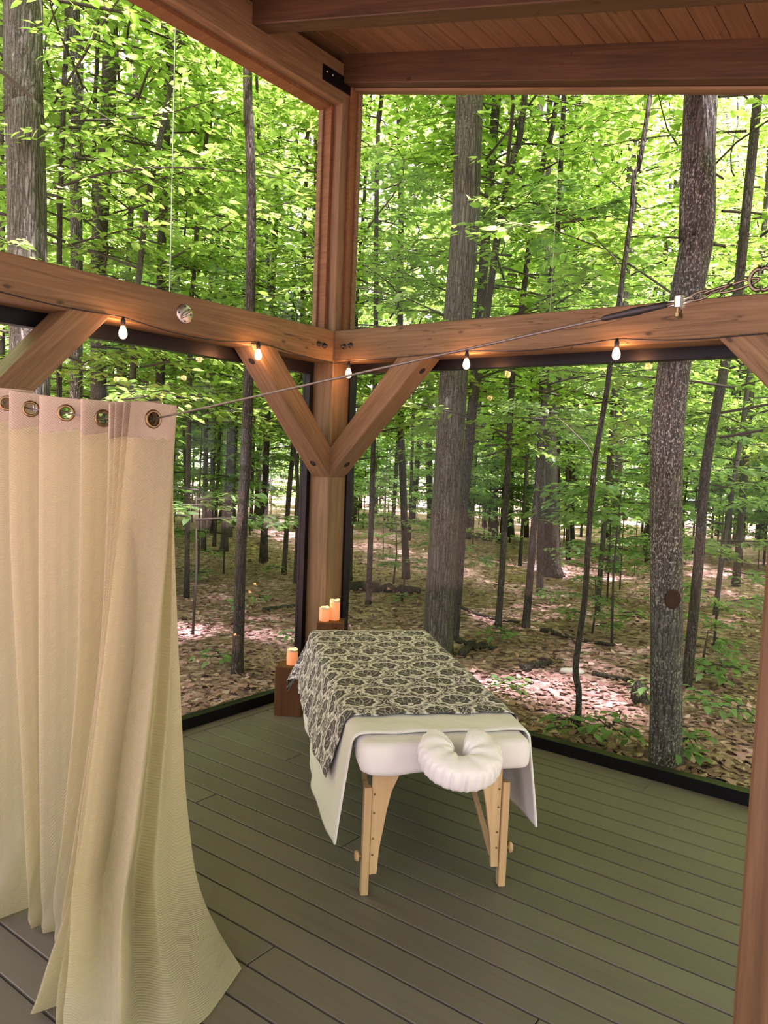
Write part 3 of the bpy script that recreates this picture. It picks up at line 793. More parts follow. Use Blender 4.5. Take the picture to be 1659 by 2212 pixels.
# ------------------------------------------------------------------ round anchor plate on the beam
an = empty('anchor_plate', (0.0, -1.365, 2.634)); tag(an, 'round steel anchor plate with a loop screwed to the beam', 'anchor plate')
obj('plate', lathe_mesh('plate', [(0.058, 0.0), (0.058, 0.004), (0.054, 0.007), (0.012, 0.008)], 28), M['steel'], an, (0, 0, 0), (0, math.pi/2, 0))
lp = [(0.006 + 0.034*math.sin(t), -0.034*math.cos(t)*0.8 - 0.0, -0.034*math.cos(t)*0.8) for t in np.linspace(0, math.pi, 14)]
tube('loop', lp, [0.0065]*14, 8, M['steel'], an)
for a in (45, 135, 225, 315):
    obj('screw', lathe_mesh('screw', [(0.0065, 0), (0.0055, 0.004), (0.002, 0.005)], 10), M['dark_steel'], an, (0.0065, 0.044*math.cos(math.radians(a + 45)), 0.044*math.sin(math.radians(a + 45))), (0, math.pi/2, 0))

# ------------------------------------------------------------------ curtain cable with its fittings
YC = -2.76
eye = on_y(1646, 603, YC); rope_end = on_y(1462, 655, YC); slv0, slv1 = on_y(1300, 689, YC), on_y(1440, 658, YC)
gm = on_y(332, 905, YC); mid = on_y(860, 781, YC); far = Vector((-0.02, YC, 2.26))
cab = empty('curtain_cable', (3.51, YC, 2.19)); tag(cab, 'thin wire rope with clamp and eye bolt that carries the curtain', 'cable')
CO = Vector((3.51, YC, 2.19))
def cpt(p): return Vector(p) - CO
gl_ = on_y(145, 893, YC)
tube('sleeve', [cpt(slv0 + (slv1 - slv0)*k) for k in (0, .06, .2, .42, .46, .6, .64, .8, 1)], [0.0045, .0062, .0066, .0074, .0085, .0085, .0074, .0068, .0064], 10, M['wire_black'], cab)
cl = on_y(1468, 653, YC); lk0, lk1 = on_y(1530, 632, YC), on_y(1562, 622, YC); lk2 = on_y(1632, 611, YC)
dz = Vector((0, 0, 0.0042))
tube('wire_rope', [cpt(slv1) + dz, cpt(cl) + dz, cpt(on_y(1495, 645, YC)) + dz], [0.0026]*3, 8, M['steel'], cab)
tube('wire_rope', [cpt(slv1) - dz, cpt(cl) - dz, cpt(on_y(1495, 645, YC)) - dz], [0.0026]*3, 8, M['steel'], cab)
k = obj('rope_clamp', box_mesh('rope_clamp', (-0.008, -0.012, -0.014), (0.008, 0.012, 0.014), 0.003), M['steel'], cab, cpt(cl))
for yy in (-0.008, 0.008):
    obj('nut', lathe_mesh('nut', [(0.006, -0.030), (0.006, -0.022), (0.0035, -0.021), (0.0035, 0.012)], 6, False), M['brass'], k, (0, yy, 0))
def ring(name, c, a, b, rx, rz, rt, closed=True, n=26):
    """oval ring in the plane of the unit vectors a, b"""
    P = [cpt(c) + Vector(a)*rx*math.cos(t) + Vector(b)*rz*math.sin(t) for t in np.linspace(0, 2*math.pi, n)]
    return tube(name, P, [rt]*n, 8, M['link_steel'], cab, caps=False)
ax = Vector(lk1 - rope_end).normalized(); up = Vector((0, 1, 0)).cross(ax).normalized()*-1
thc = (np.array(on_y(1495, 645, YC)) + np.array(lk0))/2
ring('thimble', thc, ax, up, 0.021, 0.0075, 0.0026)
ring('quick_link', (np.array(lk0) + np.array(lk1))/2 + np.array(ax)*0.004, ax, (0, 1, 0), 0.026, 0.009, 0.0028)
ring('quick_link', (np.array(lk1) + np.array(lk2))/2, ax, up, 0.036, 0.0062, 0.0028)
ring('eye_bolt', eye, (1, 0, 0), (0, 0, 1), 0.0215, 0.0215, 0.0042)
tube('eye_bolt_shank', [cpt(eye) + Vector((0.0215, 0, 0)), cpt(eye) + Vector((0.045, 0, 0)), Vector((0.03, 0, cpt(eye).z))], [0.005]*3, 10, M['steel'], cab)

# ------------------------------------------------------------------ curtain: pleats traced as columns, from the heading down to the floor
VR = [870, 1150, 1450, 1750, 1950]
def cpoint(u, v, y): return on_y(u, v, y)
def floor_pt(u, v, z=0.012): return on_z(u, v, z)
COLS = []   # each: list of 6 world points from top to hem
def col_uv(us, ys, bottom, vtop=None):
    pts = []
    for k, (u, v, y) in enumerate(zip(us, VR, ys)):
        if k == 0 and vtop is not None: v = vtop
        pts.append(cpoint(u, v, y))
    pts.append(np.asarray(bottom, float)); COLS.append(np.array(pts))
def col_plan(x0, y0, x1, y1, ztop=1.99, bow=0.0, zb=0.012):
    pts = []
    for k, f in enumerate((0.0, 0.19, 0.39, 0.60, 0.76, 1.0)):
        pts.append((x0 + (x1 - x0)*f**1.4 + bow*math.sin(math.pi*f), y0 + (y1 - y0)*f**1.4, ztop + (zb - ztop)*f))
    COLS.append(np.array(pts))
col_plan(0.30, -2.86, 0.55, -3.02, 2.085); col_plan(0.44, -2.69, 0.72, -2.80, 2.068)
col_uv((-62, -62, -58, -52, -48), (-2.86, -2.87, -2.90, -2.94, -2.96), (0.93, -3.03, 0.012), 832)     # front fold left of the frame
col_plan(0.72, -2.69, 0.98, -2.80, 2.040)
col_uv((20, 22, 36, 52, 62), (-2.85, -2.86, -2.88, -2.90, -2.90), floor_pt(67, 2006), 843)
col_plan(0.935, -2.70, 1.10, -2.79, 2.010)
col_uv((86, 84, 84, 86, 90), (-2.84, -2.84, -2.85, -2.86, -2.865), floor_pt(92, 2016), 854)
col_plan(1.16, -2.70, 1.22, -2.76, 1.995)
col_uv((175, 172, 166, 140, 116), (-2.83, -2.83, -2.84, -2.85, -2.86), floor_pt(118, 2034), 861)
col_plan(1.335, -2.705, 1.31, -2.76, 1.985)
col_uv((236, 230, 212, 170, 137), (-2.85, -2.86, -2.89, -2.95, -2.98), floor_pt(126, 2096), 872)       # stack begins
col_plan(1.47, -2.70, 1.47, -2.86, 1.985)
col_uv((249, 238, 214, 176, 147), (-2.865, -2.88, -2.92, -2.99, -3.04), floor_pt(66, 2190), 868)
col_plan(1.53, -2.70, 1.60, -2.92, 1.985)
col_uv((268, 246, 216, 180, 152), (-2.875, -2.90, -2.95, -3.03, -3.08), floor_pt(120, 2225), 866)
col_plan(1.585, -2.71, 1.68, -2.98, 1.985)
col_uv((284, 255, 222, 184, 157), (-2.885, -2.92, -2.98, -3.06, -3.12), floor_pt(136, 2260), 866)      # left edge of the front panel
col_uv((312, 290, 246, 233, 221), (-2.83, -2.845, -2.865, -2.93, -2.99), floor_pt(216, 2290), 868)
col_uv((381, 363, 333, 297, 270), (-2.70, -2.74, -2.82, -2.92, -2.98), floor_pt(258, 2300), 876)      # right edge of the front panel
col_uv((372, 356, 338, 306, 284), (-2.675, -2.66, -2.69, -2.76, -2.82), floor_pt(300, 2262), 878)
col_uv((376, 373, 368, 345, 336), (-2.66, -2.65, -2.67, -2.74, -2.80), floor_pt(372, 2252), 878)
col_uv((372, 366, 372, 372, 384), (-2.645, -2.61, -2.60, -2.64, -2.68), floor_pt(448, 2196), 878)
col_uv((370, 376, 388, 405, 441), (-2.63, -2.57, -2.54, -2.53, -2.53), floor_pt(522, 2092), 878)
COLS = np.array(COLS)                 # (columns, 6, 3)
def sample_column(c):
    fine = smooth_line(c, 40)                    # 40 samples per span
    pick_ = list(range(0, 16)) + list(range(16, 41, 4)) + list(range(46, 201, 5)) + [200]
    return fine[sorted(set(i for i in pick_ if i <= 200))]
grid = np.array([sample_column(c) for c in COLS])    # columns x rows
rows = grid.shape[1]
NSUB = 18
surf = []
for r_ in range(rows):
    line = grid[:, r_, :]
    out = []
    Q = np.vstack([2*line[0] - line[1], line, 2*line[-1] - line[-2]])
    for i in range(1, len(Q)-2):
        p0, p1, p2, p3 = Q[i-1], Q[i], Q[i+1], Q[i+2]
        for t in np.linspace(0, 1, NSUB, endpoint=False):
            m1, m2 = (p2 - p0)*0.32, (p3 - p1)*0.32
            t2, t3 = t*t, t*t*t
            out.append((2*t3 - 3*t2 + 1)*p1 + (t3 - 2*t2 + t)*m1 + (-2*t3 + 3*t2)*p2 + (t3 - t2)*m2)
    out.append(line[-1]); surf.append(np.array(out))
surf = np.array(surf)                 # rows x cols x 3
nr, nc = surf.shape[:2]
# creases near the floor
fr = np.linspace(0, 1, nr)[:, None]; fc = np.linspace(0, 1, nc)[None, :]
amp = np.clip((fr - 0.62)/0.38, 0, 1)**1.5*np.clip((1 - fr)/0.04, 0, 1)
wob = np.sin(fc*90 + fr*14) * np.sin(fr*23 + fc*31)
surf[..., 1] += amp*0.010*wob; surf[..., 0] += amp*0.008*np.sin(fr*37 + fc*52)
# cloth lengths for the weave
L_u = np.concatenate([[0], np.cumsum(np.linalg.norm(np.diff(surf[10], axis=0), axis=1))])
L_v = np.concatenate([[0], np.cumsum(np.linalg.norm(np.diff(surf[:, 16*NSUB], axis=0), axis=1))])
UVc = np.stack(np.broadcast_arrays(L_u[None, :], L_v[:, None]), -1).reshape(-1, 2)
# grommets: one per pleat face; the cloth is cut open inside each ring
def image_uv(P):
    d = P - CAM; z = d @ AX_F
    return np.stack([FRAME_W/2 + FOCAL*(d @ AX_R)/z, FRAME_H/2 - FOCAL*(d @ AX_U)/z], -1)
seen = {2: (15, 873), 4: (70, 881), 6: (145, 893), 8: (224, 904), 17: (331, 905)}
cell = {}
for i, (tu, tv) in seen.items():
    c0_, c1_ = (i*NSUB, (i+1)*NSUB) if i != 17 else (16*NSUB, 18*NSUB)
    blk = image_uv(surf[2:14, c0_:c1_+1]); dd = np.hypot(blk[..., 0] - tu, blk[..., 1] - tv)
    k_ = np.unravel_index(np.argmin(dd), dd.shape); cell[i] = (k_[0] + 2, c0_ + k_[1])
# the hidden pleat faces get their grommet where the taut rope between its seen neighbours meets them
anchors = {-1: np.array(far), **{i: surf[cell[i]] for i in seen}}
for i in range(0, 16):
    if i in seen: continue
    lo_ = max(k_ for k_ in anchors if k_ < i); hi_ = min(k_ for k_ in anchors if k_ > i)
    A_, B_ = anchors[lo_], anchors[hi_]
    c0_, c1_ = i*NSUB + 2, (i+1)*NSUB - 2
    blk = surf[4:15, c0_:c1_+1]; ab = B_ - A_
    f_ = np.clip(((blk - A_) @ ab)/(ab @ ab), 0, 1)
    dd = np.linalg.norm(blk - (A_ + f_[..., None]*ab), axis=-1)
    k_ = np.unravel_index(np.argmin(dd), dd.shape); cell[i] = (k_[0] + 4, c0_ + k_[1])
GROM = [cell[i] for i in sorted(cell)]
rope_line = [Vector(far)] + [Vector(surf[g_]) for g_ in GROM] + [Vector(slv0), Vector(slv1)]
tube('wire_rope', [cpt(p_) for p_ in rope_line], [0.0032]*len(rope_line), 8, M['cable'], cab)
uv_g = UVc.reshape(nr, nc, 2)
keep = np.ones((nr-1, nc-1), bool)
fcen = 0.25*(surf[:-1, :-1] + surf[1:, :-1] + surf[:-1, 1:] + surf[1:, 1:])
for rr_, cc_ in GROM:
    j0, j1 = max(0, cc_ - NSUB), min(nc - 1, cc_ + NSUB)
    dd = np.linalg.norm(fcen[:30, j0:j1] - surf[rr_, cc_], axis=-1)
    keep[:30, j0:j1] &= ~(dd < 0.0235)
ii, jj = np.meshgrid(np.arange(nr-1), np.arange(nc-1), indexing='ij')
Fc = np.stack([ii*nc + jj, ii*nc + jj + 1, (ii+1)*nc + jj + 1, (ii+1)*nc + jj], -1)
band = (L_v[:-1] < 0.112)[:, None] & np.ones((1, nc-1), bool)
Fc, fband = Fc[keep], band[keep]
cme = mesh_np('cloth', surf.reshape(-1, 3), Fc, True, uv=UVc)
cme.materials.append(M['curtain']); cme.materials.append(M['curtain_band'])
curt = empty('curtain', (1.0, YC, 0.0)); tag(curt, 'cream herringbone curtain on metal grommets pooling on the deck', 'curtain')
cloth = obj('cloth', cme, None, curt); cloth.location = (-1.0, -YC, 0.0)
cme.polygons.foreach_set('material_index', fband.astype(np.int32))
gp = [(0.0215 + 0.0, -0.003), (0.0235, -0.0048), (0.029, -0.0042), (0.0315, -0.001), (0.0315, 0.001), (0.029, 0.0042), (0.0235, 0.0048), (0.0215, 0.003)]
gV, gF = [], []
for r0_, z0_ in gp:
    for k_ in range(28): gV.append((r0_*math.cos(2*math.pi*k_/28), r0_*math.sin(2*math.pi*k_/28), z0_))
for i in range(8):
    for k_ in range(28): gF.append((i*28 + k_, i*28 + (k_+1) % 28, ((i+1) % 8)*28 + (k_+1) % 28, ((i+1) % 8)*28 + k_))
gme = mesh_np('grommet', gV, gF, True)
for rr_, cc_ in GROM:
    du = surf[rr_, min(nc-1, cc_+2)] - surf[rr_, cc_-2]; dv = surf[rr_+2, cc_] - surf[rr_-2, cc_]
    nn = Vector(np.cross(du, dv)).normalized()
    o = obj('grommet', gme, M['brass'], curt, Vector(surf[rr_, cc_]) - Vector((1.0, YC, 0)), nn.to_track_quat('Z', 'Y').to_euler())
# ------------------------------------------------------------------ forest floor
def ground_z(x, y):
    x = np.asarray(x, float); y = np.asarray(y, float)
    d = np.hypot(x - 1.5, y + 1.5)
    far = np.clip((d - 4.0)/8.0, 0, 1)
    base = -0.13 + far*(0.10*np.sin(x*0.33 + 0.8)*np.cos(y*0.29) + 0.05*np.sin(x*0.9 + y*0.7))
    return base - np.clip((d - 15)/32.0, 0, 1)*1.5 + np.clip((-x - 6)/18.0, 0, 1)*0.45
def litter_mat():
    w = N('forest_floor')
    c = w.coord('Object')
    a = w.voro(c, 16, out='Color'); b = w.noise(c, 0.7, 4); e = w.noise(c, 30, 4)
    sep = w.n('SeparateColor'); w.put(sep.inputs[0], a)
    col = w.ramp(sep.outputs[0], [(0.0, (0.15, 0.085, 0.085)), (0.45, (0.33, 0.20, 0.195)), (0.8, (0.50, 0.33, 0.33)), (1.0, (0.62, 0.47, 0.48))])
    col = w.mix(w.ramp(b, [(0.4, (0, 0, 0)), (0.7, (0.6, 0.6, 0.6))]), col, (0.17, 0.105, 0.095))
    nrm = w.bump(w.math('ADD', sep.outputs[1], e), 0.7, 0.03)
    return w.done(w.bsdf(col, 0.8, nrm, spec=0.25))
M['litter'] = litter_mat()
def tint_leaf_mat(name, stops, rough=0.5, trans=None, tmix=0.5, gloss=0.25, hue_var=0.0):
    w = N(name)
    at = w.n('Attribute', attribute_name='tint').outputs['Fac']
    if hue_var:
        rnd = w.n('ObjectInfo').outputs['Random']
        at = w.math('ADD', w.math('MULTIPLY', at, 1 - hue_var), w.math('MULTIPLY', rnd, hue_var))
    col = w.ramp(at, stops)
    sh = w.bsdf(col, rough, spec=gloss)
    if trans:
        tl = w.n('BsdfTranslucent'); w.put(tl.inputs[0], w.ramp(at, trans)); sh = w.mixs(tmix, sh, tl.outputs[0])
    return w.done(sh)
M['dead_leaf'] = tint_leaf_mat('dead_leaf', [(0.0, (0.12, 0.062, 0.058)), (0.4, (0.31, 0.175, 0.165)), (0.75, (0.51, 0.325, 0.32)), (1.0, (0.62, 0.48, 0.48))], 0.55)
M['leaf'] = tint_leaf_mat('beech_leaf', [(0.0, (0.075, 0.17, 0.035)), (0.6, (0.13, 0.26, 0.05)), (1.0, (0.20, 0.34, 0.07))], 0.42,
                          [(0.0, (0.36, 0.57, 0.115)), (0.6, (0.50, 0.71, 0.17)), (1.0, (0.66, 0.81, 0.26))], 0.64, 0.35, 0.35)
M['leaf_low'] = tint_leaf_mat('understory_leaf', [(0.0, (0.11, 0.215, 0.095)), (0.6, (0.17, 0.31, 0.135)), (1.0, (0.24, 0.39, 0.17))], 0.38,
                          [(0.0, (0.28, 0.50, 0.11)), (0.6, (0.40, 0.64, 0.16)), (1.0, (0.50, 0.72, 0.22))], 0.48, 0.5, 0.3)

# ground sheet
gx = np.concatenate([np.linspace(-70, -14, 29)[:-1], np.linspace(-14, 14, 113)[:-1], np.linspace(14, 50, 19)])
gy = np.concatenate([np.linspace(-30, -7, 12)[:-1], np.linspace(-7, 18, 101)[:-1], np.linspace(18, 80, 32)])
GX, GY = np.meshgrid(gx, gy, indexing='ij'); GZ = ground_z(GX, GY)
n1, n2 = GX.shape; a_, b_ = np.meshgrid(np.arange(n1-1), np.arange(n2-1), indexing='ij')
GF = np.stack([a_*n2 + b_, (a_+1)*n2 + b_, (a_+1)*n2 + b_ + 1, a_*n2 + b_ + 1], -1).reshape(-1, 4)
grd = obj('ground', mesh_np('ground', np.stack([GX, GY, GZ], -1).reshape(-1, 3), GF, True), M['litter'])
tag(grd, 'brown forest floor around the pavilion', 'ground', None, 'structure')

# leaf geometry: folded along the midrib, 6 outline points
def leaf_batch(P, D, Nrm, size, width=0.56, fold=0.18, droop=0.12):
    """P base points, D unit directions, Nrm unit normals, size lengths -> vertices, quads/tris"""
    n = len(P); S = np.cross(Nrm, D); S /= np.linalg.norm(S, axis=1)[:, None] + 1e-9
    U = np.cross(D, S)
    L = size[:, None]; Wd = (size*width*0.5)[:, None]
    v0 = P; v1 = P + D*L*0.5 - U*L*droop*0.25; v2 = P + D*L - U*L*droop
    a1 = P + D*L*0.30 + S*Wd*0.92 + U*Wd*fold; a2 = P + D*L*0.66 + S*Wd*0.80 + U*Wd*(fold - 0.05) - U*L*droop*0.4
    b1 = P + D*L*0.30 - S*Wd*0.92 + U*Wd*fold; b2 = P + D*L*0.66 - S*Wd*0.80 + U*Wd*(fold - 0.05) - U*L*droop*0.4
    V = np.stack([v0, v1, v2, a1, a2, b1, b2], 1).reshape(-1, 3)
    k = np.arange(n)[:, None]*7
    F = np.concatenate([k + np.array([[0, 1, 3, 3]])*1, k + np.array([[1, 2, 4, 3]]), k + np.array([[0, 5, 6, 1]]), k + np.array([[1, 6, 2, 2]])], 1)
    # quads only: base-left as quad (0,1,4,3) and tip tri merged -> use 4 triangles per side instead
    T = np.array([[0, 1, 3], [1, 4, 3], [1, 2, 4], [0, 5, 1], [1, 5, 6], [1, 6, 2]])
    F = (k[:, :, None] + T[None]).reshape(-1, 3)
    return V, F
def rand_unit_up(rng, n, tilt):
    a = rng.uniform(0, 2*np.pi, n); t = np.abs(rng.normal(0, tilt, n))
    return np.stack([np.sin(t)*np.cos(a), np.sin(t)*np.sin(a), np.cos(t)], -1)

# fallen leaves
def fallen_leaves():
    rng = np.random.default_rng(11)
    n = 76000
    # denser close to the glass
    r = 4.6 + 17*rng.random(n)**1.55; a = np.radians(rng.uniform(72, 192, n))
    x = CAM[0] + r*np.cos(a); y = CAM[1] + r*np.sin(a)
    ok = ~((x > -0.30) & (y < 0.29))
    x, y = x[ok], y[ok]; n = len(x)
    z = ground_z(x, y) + rng.uniform(0.002, 0.028, n)
    Nn = rand_unit_up(rng, n, 0.38); ph = rng.uniform(0, 2*np.pi, n)
    D = np.stack([np.cos(ph), np.sin(ph), np.zeros(n)], -1); D -= Nn*np.sum(D*Nn, 1)[:, None]; D /= np.linalg.norm(D, axis=1)[:, None]
    V, F = leaf_batch(np.stack([x, y, z], -1), D, Nn, rng.uniform(0.04, 0.092, n), 0.6, rng.uniform(-0.3, 0.5), 0.05)
    patch = 0.5 + 0.5*np.sin(x*1.7 + np.sin(y*1.3))*np.sin(y*1.9 + 1)
    t = np.clip(rng.beta(1.5, 2.6, n)*0.85 + 0.16*patch, 0, 1)
    return mesh_np('leaf_litter', V, F, False, np.repeat(t, 6))
ll = obj('leaf_litter', fallen_leaves(), M['dead_leaf']); tag(ll, 'pinkish brown fallen leaves covering the forest floor', 'leaf litter', None, 'stuff')

# ------------------------------------------------------------------ bark
def bark_mat(name, dark, light, speck, amount=0.5, ridge=7.0, strength=0.8, moss=0.0):
    w = N(name)
    c = w.coord('Object', (ridge*5.2, ridge*5.2, ridge*0.75)); rd = w.voro(c, 1.0, 'DISTANCE_TO_EDGE')
    n1 = w.noise(w.coord('Object', (ridge*4, ridge*4, ridge*0.55)), 1.0, 6, 0.65, 0.8)
    big = w.noise(w.coord('Object'), 1.6, 3)
    hgt = w.math('ADD', w.ramp(rd, [(0.0, (0, 0, 0)), (0.28, (1, 1, 1))]), w.math('MULTIPLY', n1, 1.3))
    col = w.ramp(n1, [(0.25, tuple(x*0.45 for x in dark)), (0.5, dark), (0.78, light)])
    col = w.mix(w.ramp(rd, [(0.0, (0.75, 0.75, 0.75)), (0.12, (0, 0, 0))]), col, tuple(x*0.35 for x in dark))
    sp = w.noise(w.coord('Object', (1, 1, 0.55)), 95, 3, 0.65)
    mk = w.math('MULTIPLY', w.ramp(sp, [(0.555, (0, 0, 0)), (0.59, (1, 1, 1))]), w.math('MULTIPLY', amount, w.ramp(big, [(0.38, (0.25, 0.25, 0.25)), (0.6, (1, 1, 1))])))
    col = w.mix(mk, col, speck)
    if moss:
        col = w.mix(w.math('MULTIPLY', w.ramp(w.noise(w.coord('Object'), 3.1, 4), [(0.5, (0, 0, 0)), (0.72, (1, 1, 1))]), moss), col, (0.10, 0.13, 0.045))
    return w.done(w.bsdf(col, 0.85, w.bump(hgt, strength, 0.03), spec=0.2))
M['bark_grey'] = bark_mat('bark_ridged', (0.125, 0.118, 0.108), (0.26, 0.25, 0.235), (0.42, 0.41, 0.38), 0.45, 6.0, 0.9, 0.25)
M['bark_lichen'] = bark_mat('bark_lichen', (0.140, 0.136, 0.130), (0.27, 0.265, 0.255), (0.70, 0.69, 0.66), 0.95, 6.5, 0.9, 0.2)
M['bark_dark'] = bark_mat('bark_dark', (0.072, 0.064, 0.056), (0.145, 0.132, 0.117), (0.30, 0.29, 0.27), 0.5, 11.0, 0.7, 0.3)
M['bark_pole'] = bark_mat('bark_pole', (0.082, 0.076, 0.066), (0.165, 0.155, 0.138), (0.33, 0.32, 0.30), 0.35, 16.0, 0.5, 0.3)
M['twig'] = plain_mat('twig_bark', (0.060, 0.052, 0.044), 0.85)

# ------------------------------------------------------------------ foliage models, shared by many trees
def make_foliage(seed, z0, z1, rad, nb, ntw, nlf, lsize, rise=0.25, taper=0.35, gap=0.0, tilt=0.42):
    """branches leave the trunk between z0 and z1, carry twigs with leaves in flat, layered sprays"""
    rng = np.random.default_rng(seed)
    BV, BF, off = [], [], 0
    P, D, Nn, S, Tn = [], [], [], [], []
    for b in range(nb):
        f = (b + rng.random())/nb; z = z0 + (z1 - z0)*f
        L = rad*(0.55 + 0.6*rng.random())*(1 - taper*f)
        az = b*2.399 + rng.normal(0, 0.5)
        dirn = np.array([math.cos(az), math.sin(az), 0.0]); side = np.array([-math.sin(az), math.cos(az), 0.0])
        up = rise*rng.uniform(0.2, 1.5)
        tt = np.linspace(0, 1, 6)
        line = np.array([0, 0, z]) + dirn*(L*tt)[:, None] + np.array([0, 0, 1.0])*(L*up*(tt - 0.55*tt*tt))[:, None] + side*(0.14*L*np.sin(tt*3 + b))[:, None]
        V, F = tube_arrays(line, np.linspace(0.007 + 0.0035*L, 0.0025, 6), 4, caps=False); BV.append(V); BF.append(F + off); off += len(V)
        for k in range(ntw):
            u = 0.18 + 0.82*(k + rng.random())/ntw
            i = min(4, int(u*5)); q = line[i] + (line[i+1] - line[i])*(u*5 - i)
            sgn = 1 if k % 2 else -1
            td = dirn*rng.uniform(0.35, 1.0) + side*sgn*rng.uniform(0.4, 1.1); td[2] = rng.normal(0.0, 0.12); td /= np.linalg.norm(td)
            TL = (0.30 + 0.45*rng.random())*min(1.6, rad*0.55 + 0.2)*(1.1 - 0.45*u)
            tw = q + td*np.linspace(0, TL, 3)[:, None] - np.array([0, 0, 1.0])*(np.linspace(0, 1, 3)**2*TL*0.14)[:, None]
            V, F = tube_arrays(tw, [0.004, 0.003, 0.0015], 3, caps=False); BV.append(V); BF.append(F + off); off += len(V)
            m = nlf
            w_ = (np.arange(m) + rng.random(m))/m
            pp = q + td*(w_*TL)[:, None] - np.array([0, 0, 1.0])*(w_**2*TL*0.14)[:, None] + rng.normal(0, 0.02, (m, 3))
            sd = np.where(np.arange(m) % 2 == 0, 1.0, -1.0)
            tside = np.cross([0, 0, 1.0], td); tside /= np.linalg.norm(tside)
            dd = td*rng.uniform(0.3, 1.0, m)[:, None] + tside*(sd*rng.uniform(0.35, 1.1, m))[:, None]; dd[:, 2] = rng.normal(-0.12, 0.22, m)
            dd /= np.linalg.norm(dd, axis=1)[:, None]
            nn = rand_unit_up(rng, m, tilt); nn -= dd*np.sum(nn*dd, 1)[:, None]; nn /= np.linalg.norm(nn, axis=1)[:, None]
            P.append(pp); D.append(dd); Nn.append(nn); S.append(rng.uniform(0.72, 1.18, m)*lsize); Tn.append(np.clip(rng.normal(0.5 + 0.25*rng.normal(), 0.17, m), 0, 1))
    V, F = leaf_batch(np.vstack(P), np.vstack(D), np.vstack(Nn), np.concatenate(S), 0.56, 0.16, 0.14)
    fol = mesh_np('foliage', V, F, False, np.repeat(np.concatenate(Tn), 6))
    bra = mesh_np('branches', np.vstack(BV), np.vstack(BF), True)
    return fol, bra
FOL = {}
for i in range(4):
    FOL['mid%d' % i] = make_foliage(20 + i, 2.2, 9.5, 2.3, 34, 9, 15, 0.112)
for i in range(3):
    FOL['high%d' % i] = make_foliage(40 + i, 4.5, 13.0, 3.2, 40, 11, 14, 0.125, rise=0.5)
for i in range(3):
    FOL['far%d' % i] = make_foliage(60 + i, 0.5, 13.0, 3.0, 44, 9, 11, 0.20, rise=0.3)
for i in range(3):
    FOL['low%d' % i] = make_foliage(80 + i, 0.45, 2.6, 1.15, 14, 7, 11, 0.105, rise=0.2)
for i in range(2):
    FOL['spray%d' % i] = make_foliage(95 + i, 0.9, 1.25, 1.0, 5, 9, 11, 0.105, rise=0.06, taper=0.1)
for k_ in FOL:
    FOL[k_][0].materials.append(M['leaf_low'] if k_.startswith(('low', 'spray')) else M['leaf']); FOL[k_][1].materials.append(M['twig'])

KEEP = []          # feet of the trunks and lines of the logs that other plants must not stand in
LOGS = [[(997, 1414), (1010, 1402), (1034, 1398), (1072, 1403)], [(985, 1384), (1014, 1390), (1052, 1392)], [(1278, 1451), (1336, 1463), (1398, 1479)], [(1130, 1445), (1165, 1433), (1190, 1428)],
        [(1170, 1360), (1250, 1380), (1330, 1392)], [(985, 1310), (1060, 1335), (1122, 1344)], [(745, 1270), (830, 1275), (905, 1282)], [(985, 1150), (1040, 1163), (1085, 1172)],
        [(1260, 1590), (1300, 1605), (1350, 1625)], [(570, 1312), (610, 1306), (655, 1304)], [(1490, 1652), (1534, 1666), (1590, 1690)]]
for L_ in LOGS:
    for (u0, v0), (u1, v1) in zip(L_[:-1], L_[1:]):
        for k_ in np.linspace(0, 1, 5):
            p_ = on_z(u0 + (u1 - u0)*k_, v0 + (v1 - v0)*k_, -0.12); KEEP.append((p_[0], p_[1]))
def step_aside(x, y, dmin=0.55):
    for _ in range(8):
        near_ = min(KEEP, key=lambda q_: (q_[0] - x)**2 + (q_[1] - y)**2); d_ = math.hypot(x - near_[0], y - near_[1])
        if d_ >= dmin: break
        ux, uy = ((x - near_[0])/d_, (y - near_[1])/d_) if d_ > 1e-6 else (1.0, 0.0)
        x, y = near_[0] + ux*(dmin + 0.05), near_[1] + uy*(dmin + 0.05)
    KEEP.append((x, y)); return x, y
def trunk_mesh(P, R, seg=14, seed=0, rough=0.03, flare=0.0):
    rng = np.random.default_rng(seed)
    Q = smooth_line(P, 5); Rr = np.interp(np.linspace(0, len(P)-1, len(Q)), np.arange(len(P)), R)
    z = Q[:, 2] - Q[0, 2]
    if flare:
        Rr = Rr*(1 + flare*np.exp(-z/0.16))
    ph = rng.uniform(0, 6.28, 4)
    def lob(i, th):
        zz = z[i]
        return 1 + rough*(np.sin(3*th + ph[0] + zz*0.7) + 0.7*np.sin(5*th + ph[1] - zz*1.1) + 0.6*np.sin(zz*3.1 + th + ph[2])) + flare*0.35*np.exp(-zz/0.14)*np.sin(5*th + ph[3])
    V, F = tube_arrays(Q, Rr, seg, caps=True, lobes=lob)
    return mesh_np('trunk', V, clean_faces(F), True)
def foliage_of(root, kind, scale=1.0, rz=0.0, dz=0.0, sxy=None):
    for nm, me in (('foliage', FOL[kind][0]), ('branches', FOL[kind][1])):
        o = obj(nm, me, None, root, (0, 0, dz), (0, 0, rz)); o.scale = (sxy or scale, sxy or scale, scale)
        if nm == 'foliage': o['kind'] = 'stuff'

